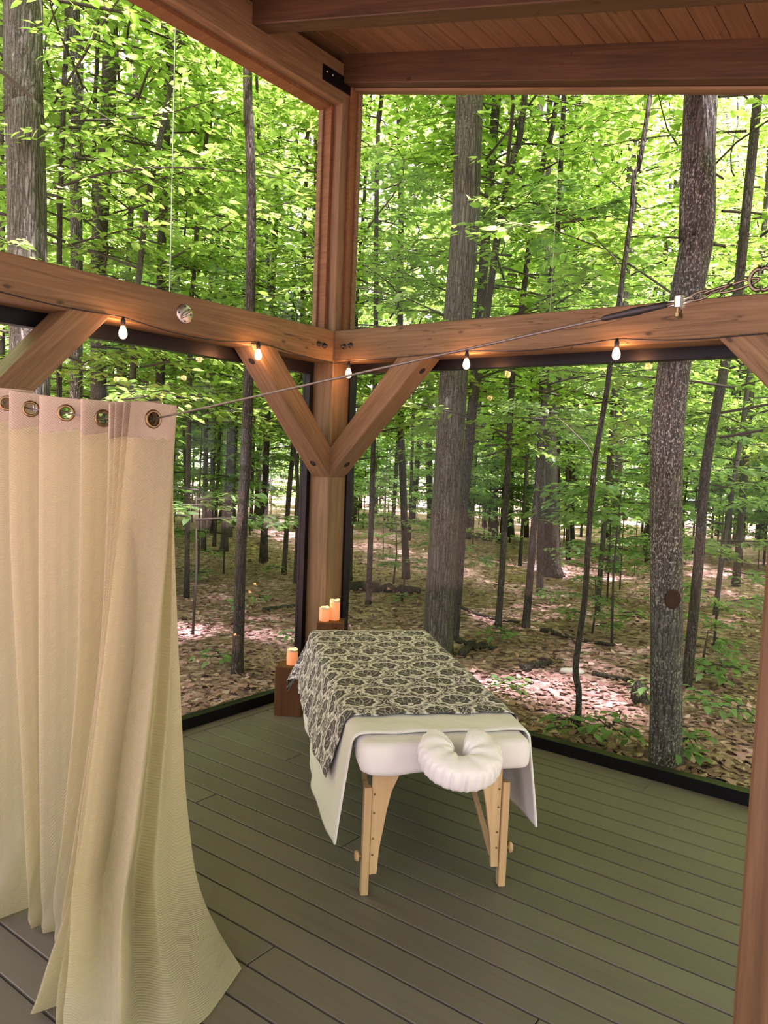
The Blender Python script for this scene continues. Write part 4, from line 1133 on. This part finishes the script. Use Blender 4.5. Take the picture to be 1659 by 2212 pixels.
def tree(base, track, wpx, bark, label, crown=None, group=None, depth=None, seg=14, flare=0.25, top=12.0, seed=0, crown_scale=1.0, name='forest_tree'):
    """base: (u, v) where the trunk meets the ground, or (u, depth) given as depth=; track: sight points up the trunk; wpx: (width low, width high)"""
    if depth is None:
        g = -0.13
        for _ in range(6):
            p = on_z(base[0], base[1], g); g = float(ground_z(p[0], p[1]))
        p[2] = g; depth = float((p - CAM) @ AX_F)
    else:
        p = CAM + sight(base[0], base[1])*depth; p[2] = float(ground_z(p[0], p[1]))
    hd = np.array([AX_F[0], AX_F[1], 0]); hd /= np.linalg.norm(hd)
    hdist = float((p - CAM) @ hd)
    pts = [np.array([p[0], p[1], p[2] - 0.08])]
    for u, v in track:
        d = sight(u, v); q = CAM + d*(hdist/(d @ hd)); pts.append(q)
    dirn = pts[-1] - pts[-2]; dirn /= np.linalg.norm(dirn); dirn = dirn*0.5 + np.array([0, 0, 0.5]); dirn /= np.linalg.norm(dirn)
    if pts[-1][2] < top: pts.append(pts[-1] + dirn*(top - pts[-1][2]))
    pts = np.array(pts) - p
    r0, r1 = wpx[0]*depth/FOCAL/2, wpx[1]*depth/FOCAL/2
    hz = (pts[:, 2] - pts[0, 2])/(pts[-1, 2] - pts[0, 2])
    R = r0 + (r1 - r0)*np.clip(hz*1.6, 0, 1); R[-1] *= 0.75
    root = empty(name, tuple(p)); tag(root, label, 'tree', group); KEEP.append((p[0], p[1]))
    obj('trunk', trunk_mesh(pts, R, seg, seed, 0.035 if wpx[0] > 20 else 0.05, flare), M[bark], root)
    if crown:
        foliage_of(root, crown, crown_scale, rz=seed*1.7)
        # lean the foliage with the trunk
        zc = 5.0; i = np.argmin(np.abs(pts[:, 2] - zc)); 
        for ch in root.children:
            if ch.name.startswith(('foliage', 'branches')):
                ch.location.x, ch.location.y = pts[i][0]*0.6, pts[i][1]*0.6
    return root

SHARED = 'slim grey tree trunk rising among leaves outside the glass'
GS = 'slim trunks standing in the near forest'
tree((945, 1412), [(948, 1300), (965, 1060), (980, 800), (1003, 500), (1016, 190)], (62, 52), 'bark_grey', 'thick straight ridged grey trunk right beyond the foot of the massage table', 'high0', seg=28, flare=0.15, top=15, seed=1)
t2 = tree((1440, 1650), [(1440, 1500), (1440, 1300), (1441, 1000), (1456, 800), (1490, 600), (1507, 500), (1510, 350), (1514, 190)], (66, 64), 'bark_lichen', 'thick trunk speckled with white lichen and a dark knot scar, close to the deck', 'high1', seg=32, flare=0.22, top=15, seed=2)
kn = on_y(1441, 1288, 0.0); 
tree((1482, 1485), [(1498, 1330), (1510, 1200), (1527, 1000), (1568, 780), (1590, 640), (1610, 480)], (22, 18), 'bark_dark', 'slender dark trunk leaning beside the lichen speckled trunk', 'mid0', flare=0.1, top=11, seed=3)
tree((1248, 1583), [(1250, 1500), (1243, 1440), (1262, 1300), (1272, 1150), (1285, 1000), (1310, 850), (1318, 790), (1345, 600), (1365, 456), (1372, 370), (1400, 240)], (13, 9), 'bark_dark', 'thin crooked sapling growing right outside the sill', None, flare=0.1, top=8, seg=10, seed=4)
tree((980, 1380), [(993, 1250), (1003, 1060), (1013, 960), (1030, 830), (1057, 640), (1080, 480), (1112, 330), (1135, 195)], (17, 12), 'bark_dark', 'slim dark leaning trunk next to the thick ridged trunk', 'mid1', flare=0.3, top=11, seed=5, crown_scale=0.9)
tree((1075, 1355), [(1085, 1220), (1097, 1000), (1108, 800), (1130, 640), (1150, 480), (1180, 320), (1205, 200)], (14, 10), 'bark_dark', 'slim trunk bending outward behind the fallen branches', 'mid2', flare=0.2, top=11, seed=6)
tree((1135, 1355), [(1143, 1270), (1152, 1150), (1165, 1000), (1178, 820), (1186, 650), (1205, 480), (1212, 340)], (16, 9), 'bark_dark', 'slim trunk in front of the stout dark trunk', 'mid3', flare=0.3, top=11, seed=7)
tree((1190, 1245), [(1187, 1100), (1182, 900), (1181, 780), (1175, 600), (1165, 350), (1160, 200)], (40, 26), 'bark_dark', 'stout dark trunk with spreading roots in the middle of the forest', 'high2', seg=22, flare=0.55, top=15, seed=8)
tree((1166, 1288), [(1168, 1150), (1172, 1000), (1172, 850)], (15, 10), 'bark_dark', SHARED, 'mid0', GS, seed=9)
tree((1323, 1235), [(1330, 1080), (1335, 900), (1340, 780), (1350, 600)], (26, 18), 'bark_pole', 'mossy trunk standing behind the thin crooked sapling', 'high0', seg=18, flare=0.4, seed=10)
tree((1290, 1320), [(1300, 1200), (1308, 1100), (1320, 950), (1330, 800), (1350, 650)], (11, 9), 'bark_pole', SHARED, 'mid1', GS, seed=11)
tree((795, 1305), [(800, 1180), (803, 1100), (808, 900), (812, 700), (813, 450), (818, 250), (826, 190)], (12, 8), 'bark_dark', 'straight slim trunk close beside the corner post', 'mid2', flare=0.3, seed=12)
tree((757, 1255), [(760, 1100), (764, 900), (768, 750), (776, 560), (790, 380)], (8, 6), 'bark_pole', SHARED, 'mid3', GS, seed=13)
tree((1066, 1150), [(1070, 1000), (1078, 880), (1082, 780), (1086, 600)], (18, 14), 'bark_dark', SHARED, 'mid0', GS, seed=14)
tree((1101, 1160), [(1103, 1000), (1107, 850), (1110, 600)], (17, 12), 'bark_pole', SHARED, 'mid2', GS, seed=15)
tree((1545, 1330), [(1557, 1221), (1581, 1071), (1605, 908), (1620, 790), (1640, 600)], (11, 8), 'bark_pole', SHARED, 'mid1', GS, seed=16)
tree((1570, 1210), [(1585, 900), (1600, 620), (1622, 450), (1650, 300)], (14, 12), 'bark_lichen', 'pale trunk at the far end of the upper window', 'mid3', seed=17)
tree((1205, 1190), [(1206, 900), (1205, 660), (1208, 490), (1214, 350)], (9, 7), 'bark_dark', SHARED, 'mid1', GS, seed=18)
tree((1228, 1210), [(1225, 900), (1222, 650), (1257, 490), (1282, 350), (1306, 257)], (9, 7), 'bark_dark', SHARED, 'mid2', GS, seed=19)
tree((1395, 1200), [(1405, 900), (1414, 640), (1435, 548), (1445, 487), (1468, 380)], (10, 8), 'bark_pole', SHARED, 'mid0', GS, seed=20)
tree((1518, 1200), [(1532, 900), (1541, 620), (1547, 480), (1552, 300)], (8, 6), 'bark_dark', SHARED, 'mid2', GS, seed=21)
tree((1012, 1165), [(1015, 1000), (1035, 880), (1045, 790), (1050, 600)], (10, 8), 'bark_dark', SHARED, 'mid3', GS, seed=22)
tree((512, 1455), [(517, 1300), (520, 1200), (531, 1000), (536, 850), (541, 670), (543, 450), (538, 250), (535, 150)], (24, 18), 'bark_dark', 'straight dark speckled trunk just outside the glass behind the curtain', None, flare=0.35, top=10, seg=18, seed=23)
tree((484, 1190), [(492, 1050), (500, 960), (512, 860), (520, 780), (530, 640)], (16, 12), 'bark_pole', 'pair of slim trunks leaning behind the dark speckled trunk, thicker one', 'mid1', seed=24)
tree((497, 1160), [(506, 1000), (514, 880), (521, 790), (528, 650)], (9, 7), 'bark_pole', 'pair of slim trunks leaning behind the dark speckled trunk, thinner one', 'mid2', seed=25)
tree((613, 1240), [(622, 1090), (632, 980), (640, 880), (650, 780), (655, 600)], (11, 8), 'bark_pole', 'slim leaning trunk just past the corner post, behind the knee brace', 'mid3', seed=26)
tree((70, 1200), [(66, 900), (60, 550), (53, 250), (50, 0)], (80, 72), 'bark_grey', 'very thick dark grey trunk outside the upper window above the curtain', 'high1', depth=7.2, seg=28, top=15, seed=27)
tree((218, 1200), [(213, 800), (213, 560), (222, 400), (232, 250), (236, 120)], (34, 28), 'bark_pole', 'greyish medium trunk above the round grommets of the curtain', 'high2', depth=10, seg=18, top=15, seed=28)
tree((165, 1200), [(165, 560), (162, 350), (168, 150), (160, 0)], (27, 22), 'bark_lichen', 'pale medium trunk between the very thick trunk and the greyish one', 'mid0', depth=9, seg=16, top=13, seed=29)
tree((130, 1200), [(128, 560), (133, 350), (140, 150), (146, 0)], (12, 10), 'bark_dark', SHARED, 'mid1', GS, depth=7.8, seed=30)
tree((205, 1200), [(204, 560), (203, 350), (206, 200), (212, 60)], (10, 8), 'bark_dark', SHARED, 'mid2', GS, depth=10.5, seed=31)
tree((345, 1200), [(346, 800), (348, 560), (356, 400), (362, 200)], (22, 16), 'bark_pole', 'medium trunk behind the thin leaning one, above the curtain end', 'mid3', depth=10.5, seed=32)
tree((278, 1200), [(290, 700), (300, 600), (320, 430), (350, 280), (370, 180), (376, 60)], (14, 10), 'bark_pole', 'thin pale trunk leaning across the upper window behind the curtain', 'mid0', depth=8.6, seed=33)
tree((405, 1200), [(412, 700), (418, 600), (430, 430), (448, 280), (462, 180)], (11, 8), 'bark_pole', SHARED, 'mid1', GS, depth=10.5, seed=34)
tree((263, 1200), [(266, 840), (270, 740), (278, 560), (285, 400)], (14, 11), 'bark_dark', SHARED, 'mid2', GS, depth=13, seed=35)
tree((440, 1190), [(444, 1000), (446, 840), (448, 770), (455, 600)], (10, 8), 'bark_dark', SHARED, 'mid3', GS, seed=36)
tree((462, 1180), [(470, 1040), (476, 900), (482, 780), (490, 600)], (8, 6), 'bark_dark', SHARED, 'mid0', GS, seed=37)
tree((640, 1200), [(640, 1000), (590, 700), (575, 500), (560, 330)], (8, 7), 'bark_pole', SHARED, 'mid1', GS, depth=12, seed=38)
tree((5, 1200), [(4, 560), (2, 300), (0, 0)], (14, 12), 'bark_pole', SHARED, 'mid2', GS, depth=12, seed=39)

# knot scar on the lichen trunk (part of it)
sc_p = t2.location + Vector((0, 0, 0))
hd = Vector((AX_F[0], AX_F[1], 0)).normalized(); hdist = (Vector(t2.location) - Vector(CAM)).dot(hd)
d = Vector(sight(1441, 1288)); q = Vector(CAM) + d*(hdist/d.dot(hd))
rad = 66*5.2/FOCAL/2*1.02
loc = q - hd*rad - t2.location
scar = obj('knot_scar', lathe_mesh('knot_scar', [(0.055, -0.03), (0.058, 0.0), (0.050, 0.012), (0.040, 0.009), (0.03, 0.010), (0.004, 0.012)], 18), plain_mat('knot_wood', (0.055, 0.025, 0.016), 0.8, 0, 0.3, 30, 0.6, 0.6), t2, loc, (-hd).to_track_quat('Z', 'Y').to_euler())
scar.scale = (0.9, 1.15, 1)

# ------------------------------------------------------------------ the deeper forest: poles and understory trees in a wide fan
rngf = np.random.default_rng(77)
POLE = [trunk_mesh(np.array([[0, 0, -0.1], [0.03*k, 0.05, 3.0], [-0.06*k + 0.05, 0.1, 6.5], [0.12*(k-2), 0.15, 11.0], [0.2*(k-2), 0.2, 15]]), np.array([0.075, 0.066, 0.055, 0.04, 0.015]), 9, 200 + k, 0.05, 0.3) for k in range(4)]
for me in POLE: me.materials.append(M['bark_dark'] if POLE.index(me) % 2 else M['bark_pole'])
placed = []
def clear_of(x, y, dmin):
    if x > -3.2 and y < 3.2: return False
    return all((x - a)**2 + (y - b)**2 > dmin*dmin for a, b in placed)
def fan_tree(r0, r1, kinds, label, group, smin, smax, dmin, psc=(0.6, 1.3), lo=70, hi=194):
    for _ in range(200):
        r = math.sqrt(rngf.uniform(r0*r0, r1*r1)); a = math.radians(rngf.uniform(lo, hi))
        x, y = CAM[0] + r*math.cos(a), CAM[1] + r*math.sin(a)
        if clear_of(x, y, dmin): break
    else:
        return
    placed.append((x, y)); k = rngf.integers(0, 4); x, y = step_aside(x, y)
    root = empty('forest_tree', (x, y, float(ground_z(x, y))), rngf.uniform(0, 6.28)); tag(root, label, 'tree', group)
    root.rotation_euler.x, root.rotation_euler.y = rngf.normal(0, 0.035), rngf.normal(0, 0.035)
    o = obj('trunk', POLE[k], None, root); s = rngf.uniform(*psc); o.scale = (s, s, 1.0)
    kind = kinds[rngf.integers(0, len(kinds))]
    foliage_of(root, kind, rngf.uniform(smin, smax), rz=rngf.uniform(0, 6.28))
for _ in range(34):
    fan_tree(9.5, 19, ['mid0', 'mid1', 'mid2', 'mid3'], 'thin young tree in the middle of the forest', 'thin young trees of the middle forest', 0.8, 1.15, 1.0, (0.45, 0.9))
for _ in range(30):
    fan_tree(14, 30, ['mid1', 'mid3'], 'very thin bare-stemmed pole tree deep in the forest', 'very thin pole trees deep in the forest', 0.7, 1.0, 0.6, (0.28, 0.55))
for _ in range(70):
    fan_tree(17, 33, ['mid0', 'mid1', 'mid2', 'mid3', 'high2'], 'slender pole tree deep in the forest', 'slender pole trees deep in the forest', 0.85, 1.25, 0.9, (0.6, 1.5))
for _ in range(64):
    fan_tree(30, 52, ['far0', 'far1', 'far2'], 'leafy tree at the far end of the forest view', 'leafy trees closing off the forest view', 0.75, 1.12, 1.5, (1.0, 2.6))
# the forest goes on around the pavilion: unseen trees, added for their shade
for _k in range(13):
    a = math.radians(290 + 140*(_k + rngf.random())/13); r = rngf.uniform(7.5, 15)
    x, y = step_aside(CAM[0] + r*math.cos(a), CAM[1] + r*math.sin(a))
    root = empty('forest_tree', (x, y, float(ground_z(x, y))), rngf.uniform(0, 6.28)); tag(root, 'tall leafy tree added out of view to shade pavilion and ground', 'tree', 'trees added out of view for their shade')
    o = obj('trunk', POLE[_k % 4], None, root); s_ = rngf.uniform(0.8, 1.8); o.scale = (s_, s_, 1)
    foliage_of(root, ['far0', 'mid1', 'far2', 'high0'][_k % 4], rngf.uniform(0.85, 1.15), rz=rngf.uniform(0, 6.28))
for _k, (x, y) in enumerate(((6.2, 1.4), (6.6, 3.6), (5.4, 5.2), (7.4, 0.0))):  # unseen trees added where their crowns block sun from the near litter
    x, y = step_aside(x, y)
    root = empty('forest_tree', (x, y, float(ground_z(x, y))), _k*1.3); tag(root, 'tall leafy tree added out of view to shade pavilion and ground', 'tree', 'trees added out of view for their shade')
    obj('trunk', POLE[_k % 4], None, root).scale = (1.6, 1.6, 1)
    foliage_of(root, 'high%d' % (_k % 3), 1.0, rz=_k*2.1)
# undergrowth
def bush(x, y, kind, scale, label, group=None, rz=0.0, stem=True):
    root = empty('sapling', (x, y, float(ground_z(x, y))), rz); tag(root, label, 'sapling', group)
    if stem:
        tube('stem', [(0, 0, -0.03), (0.02, 0.01, 1.2*scale), (0.0, 0.03, (2.5 if kind.startswith('low') else 1.3)*scale)], [0.014*scale, 0.010*scale, 0.004], 6, M['twig'], root)
    foliage_of(root, kind, scale)
    return root
def bush_px(u, depth, ztarget, kind, label, rz=0.0, scale=None, climb=None):
    """a sapling on a thin stem whose leaves sit at the measured height"""
    p = CAM + sight(u, 1000)*depth
    g = float(ground_z(p[0], p[1])); h = ztarget - g
    ref = 1.1 if kind.startswith('spray') else 1.5
    sc_ = scale or min(1.25, max(0.5, h/ref))
    if climb:
        hd_ = np.array([AX_F[0], AX_F[1], 0]); hd_ /= np.linalg.norm(hd_)
        b_ = on_z(climb[0][0], climb[0][1], -0.13) + hd_*(0.16 if len(climb) < 8 else 0.24); g = float(ground_z(b_[0], b_[1])); b_[2] = g; hb = float((b_ - CAM) @ hd_)
        tip = CAM + sight(u, 1000)*depth; tip[2] = ztarget
        line = [b_ - np.array([0, 0, 0.03])]
        for cu, cv in climb[1:]:
            d_ = sight(cu, cv); line.append(CAM + d_*(hb/(d_ @ hd_)))
        line.append(0.5*(line[-1] + tip) + np.array([0, 0, 0.05])); line.append(tip)
        root = empty('sapling', tuple(b_)); tag(root, label, 'sapling')
        Q_ = smooth_line(np.array(line) - b_, 5)
        tube('stem', Q_, np.linspace(0.011, 0.004, len(Q_)), 6, M['twig'], root)
        foliage_of(root, kind, sc_, rz=rz, dz=0.0)
        for ch in root.children:
            if ch.name.startswith(('foliage', 'branches')): ch.location = Vector(tip - b_) - Vector((0, 0, ref*sc_))
        return root
    root = empty('sapling', (p[0], p[1], g), rz); tag(root, label, 'sapling')
    dz_ = h - ref*sc_
    tube('stem', [(0, 0, -0.03), (0.03, 0.02, 0.5*h), (0.0, 0.0, h + 0.1)], [0.016, 0.012, 0.005], 6, M['twig'], root)
    foliage_of(root, kind, sc_, dz=dz_)
    return root
def z_at(u, v, depth): return float((CAM + sight(u, v)*depth)[2])
CLIMB = [(1250, 1583), (1250, 1500), (1244, 1440), (1262, 1300), (1272, 1150), (1285, 1000)]
bush_px(1180, 6.4, z_at(1180, 890, 6.4), 'spray0', 'flat layered leafy spray in front of the stout dark trunk', 0.4, 0.62, CLIMB)
bush_px(425, 8.2, z_at(425, 1085, 8.2), 'spray1', 'pale leafy spray beside the edge of the curtain', 1.2)
bush_px(1300, 9.0, z_at(1300, 1265, 9.0), 'low0', 'low leafy sapling behind the thin crooked sapling', 0.3)
bush_px(1345, 8.5, z_at(1345, 1080, 8.5), 'spray1', 'broad leafy spray meeting the lichen speckled trunk', 2.2)
bush_px(1570, 8.5, z_at(1570, 1120, 8.5), 'low1', 'tall leafy sapling near the far window jamb', 1.0)
bush_px(1555, 7.4, z_at(1555, 1390, 7.4), 'low2', 'short leafy sapling at the foot of the slender dark trunk', 2.0)
bush_px(860, 12.0, z_at(860, 1130, 12.0), 'spray0', 'leafy sapling between the corner post and the thick ridged trunk', 0.0)
bush_px(880, 10.5, z_at(880, 1215, 10.5), 'spray1', 'lower leafy spray beside the thick ridged trunk', 0.8)
def high_spray(u, v, depth, kind, label, rz, scale):
    """a leafy branch reaching in from a sapling that stands outside"""
    return bush_px(u, depth, z_at(u, v, depth), kind, label, rz)
bush_px(1195, 6.6, z_at(1195, 468, 6.6), 'spray1', 'high leafy spray crossing the wide upper window', 2.6, 0.8, [(1254, 1583), (1254, 1500), (1248, 1440), (1265, 1300), (1275, 1150), (1288, 1000), (1311, 850), (1319, 790), (1345, 600)])
for _k in range(165):
    for _t in range(100):
        r = rngf.uniform(11, 24) if _k < 55 else rngf.uniform(17, 36); a = math.radians(rngf.uniform(72, 192)); x, y = CAM[0] + r*math.cos(a), CAM[1] + r*math.sin(a)
        if x < -4 or y > 4: break
    x, y = step_aside(x, y, 0.4)
    bush(x, y, 'low%d' % rngf.integers(0, 3), (rngf.uniform(0.6, 1.4) if _k < 55 else rngf.uniform(1.2, 2.2)), 'small leafy sapling of the undergrowth', 'saplings of the undergrowth', rngf.uniform(0, 6.28), True)
for _k in range(60):
    r = rngf.uniform(24, 34) if _k % 3 == 0 else rngf.uniform(34, 48); a = math.radians(74 + 118*(_k + rngf.random())/60)
    x, y = step_aside(CAM[0] + r*math.cos(a), CAM[1] + r*math.sin(a), 1.5)
    root = empty('forest_shrub', (x, y, float(ground_z(x, y))), rngf.uniform(0, 6.28)); tag(root, 'dense shrub closing the view between the far trunks', 'shrub', 'shrubs between the far trunks')
    sh_ = rngf.uniform(0.30, 0.42); tube('stem', [(0, 0, -0.1), (0.02, 0.02, 6*sh_), (0, 0, 12*sh_)], [0.05, 0.035, 0.01], 6, M['twig'], root)
    foliage_of(root, 'far%d' % (_k % 3), sh_, rz=0.0, sxy=rngf.uniform(0.5, 0.68))
# seedlings on the ground
sd = make_foliage(130, 0.10, 0.16, 0.14, 4, 3, 3, 0.085, rise=0.1)
for m_ in sd: m_.materials.append(M['leaf_low'] if m_.name.startswith('foliage') else M['twig'])
FOL['seed'] = sd
for u, v in [(630, 1392), (430, 1250), (520, 1315), (1410, 1520), (1080, 1390), (1180, 1300), (1235, 1600), (1480, 1640), (1320, 1610), (460, 1210), (590, 1235), (1480, 1215), (1530, 1545), (1100, 1500), (868, 1306), (1050, 1230), (1240, 1345), (1560, 1480), (1590, 1560), (1370, 1350), (470, 1440), (560, 1300)]:
    p = on_z(u, v, -0.12)
    if p[0] > -0.35 and p[1] < 0.35: continue
    root = empty('seedling', (p[0], p[1], float(ground_z(p[0], p[1])) - 0.01), u*0.7); tag(root, 'tiny green seedling on the leaf litter', 'seedling', 'seedlings on the leaf litter')
    foliage_of(root, 'seed', 0.9 + (u % 7)*0.08)
# fallen branches and logs
def log(pts, r, label, bark='bark_dark', seed=0):
    W_ = []
    for u, v in pts:
        p = on_z(u, v, -0.10); p[2] = float(ground_z(p[0], p[1])) + r*0.7; W_.append(p)
    o = np.array(W_); c = o[0].copy()
    me = trunk_mesh_flat(o - c, r, seed)
    ob = obj('fallen_branch', me, M[bark], None, tuple(c)); return tag(ob, label, 'branch')
def trunk_mesh_flat(P, r, seed):
    rng = np.random.default_rng(seed); Q = smooth_line(P, 6); n = len(Q)
    Q = Q + rng.normal(0, r*0.25, Q.shape); R = np.linspace(r, r*0.55, n)*(1 + 0.1*rng.standard_normal(n))
    V, F = tube_arrays(Q, R, 8, caps=True); return mesh_np('fallen_branch', V, clean_faces(F), True)
log(LOGS[0], 0.045, 'short curved fallen branch beside the foot of the thick ridged trunk', seed=1)
log(LOGS[1], 0.035, 'short straight stick lying behind the curved fallen branch', seed=2)
log(LOGS[2], 0.028, 'long thin fallen branch ending at the lichen speckled trunk', seed=3)
log(LOGS[3], 0.04, 'stubby fallen log left of the crooked sapling'.replace('left of', 'next to'), seed=4)
log(LOGS[4], 0.03, 'long dark fallen branch across the middle of the clearing', seed=5)
log(LOGS[5], 0.022, 'thin stick lying behind the slim leaning trunks', seed=6)
log(LOGS[6], 0.09, 'mossy log on the ground behind the corner post', seed=7)
log(LOGS[7], 0.10, 'distant fallen log between the slim trunks', seed=8)
log(LOGS[8], 0.012, 'thin twig on the litter right outside the sill', seed=9)
log(LOGS[9], 0.03, 'pale fallen stick behind the short block', 'bark_pole', seed=10)
log(LOGS[10], 0.012, 'thin twig beside the base of the lichen speckled trunk', seed=11)
p = on_z(1382, 1515, -0.12); sz = float(ground_z(p[0], p[1]))
st = obj('tree_stump', lathe_mesh('tree_stump', [(0.09, -0.02), (0.075, 0.02), (0.065, 0.09), (0.05, 0.14), (0.015, 0.19)], 9, False), M['bark_dark'], None, (p[0], p[1], sz), (0.15, -0.1, 0)); tag(st, 'small jagged dark stump near the lichen speckled trunk', 'stump')
p = on_z(1235, 1447, -0.10)
rk = obj('pale_stone', lathe_mesh('pale_stone', [(0.05, -0.02), (0.085, 0.01), (0.07, 0.035), (0.02, 0.045)], 9), plain_mat('pale_stone', (0.5, 0.49, 0.46), 0.8, 0, 0.3, 20, 0.5, 0.3), None, (p[0], p[1], float(ground_z(p[0], p[1]))), (0, 0, 0.5)); rk.scale = (1.5, 0.8, 1); tag(rk, 'pale stone lying by the crooked sapling', 'stone')
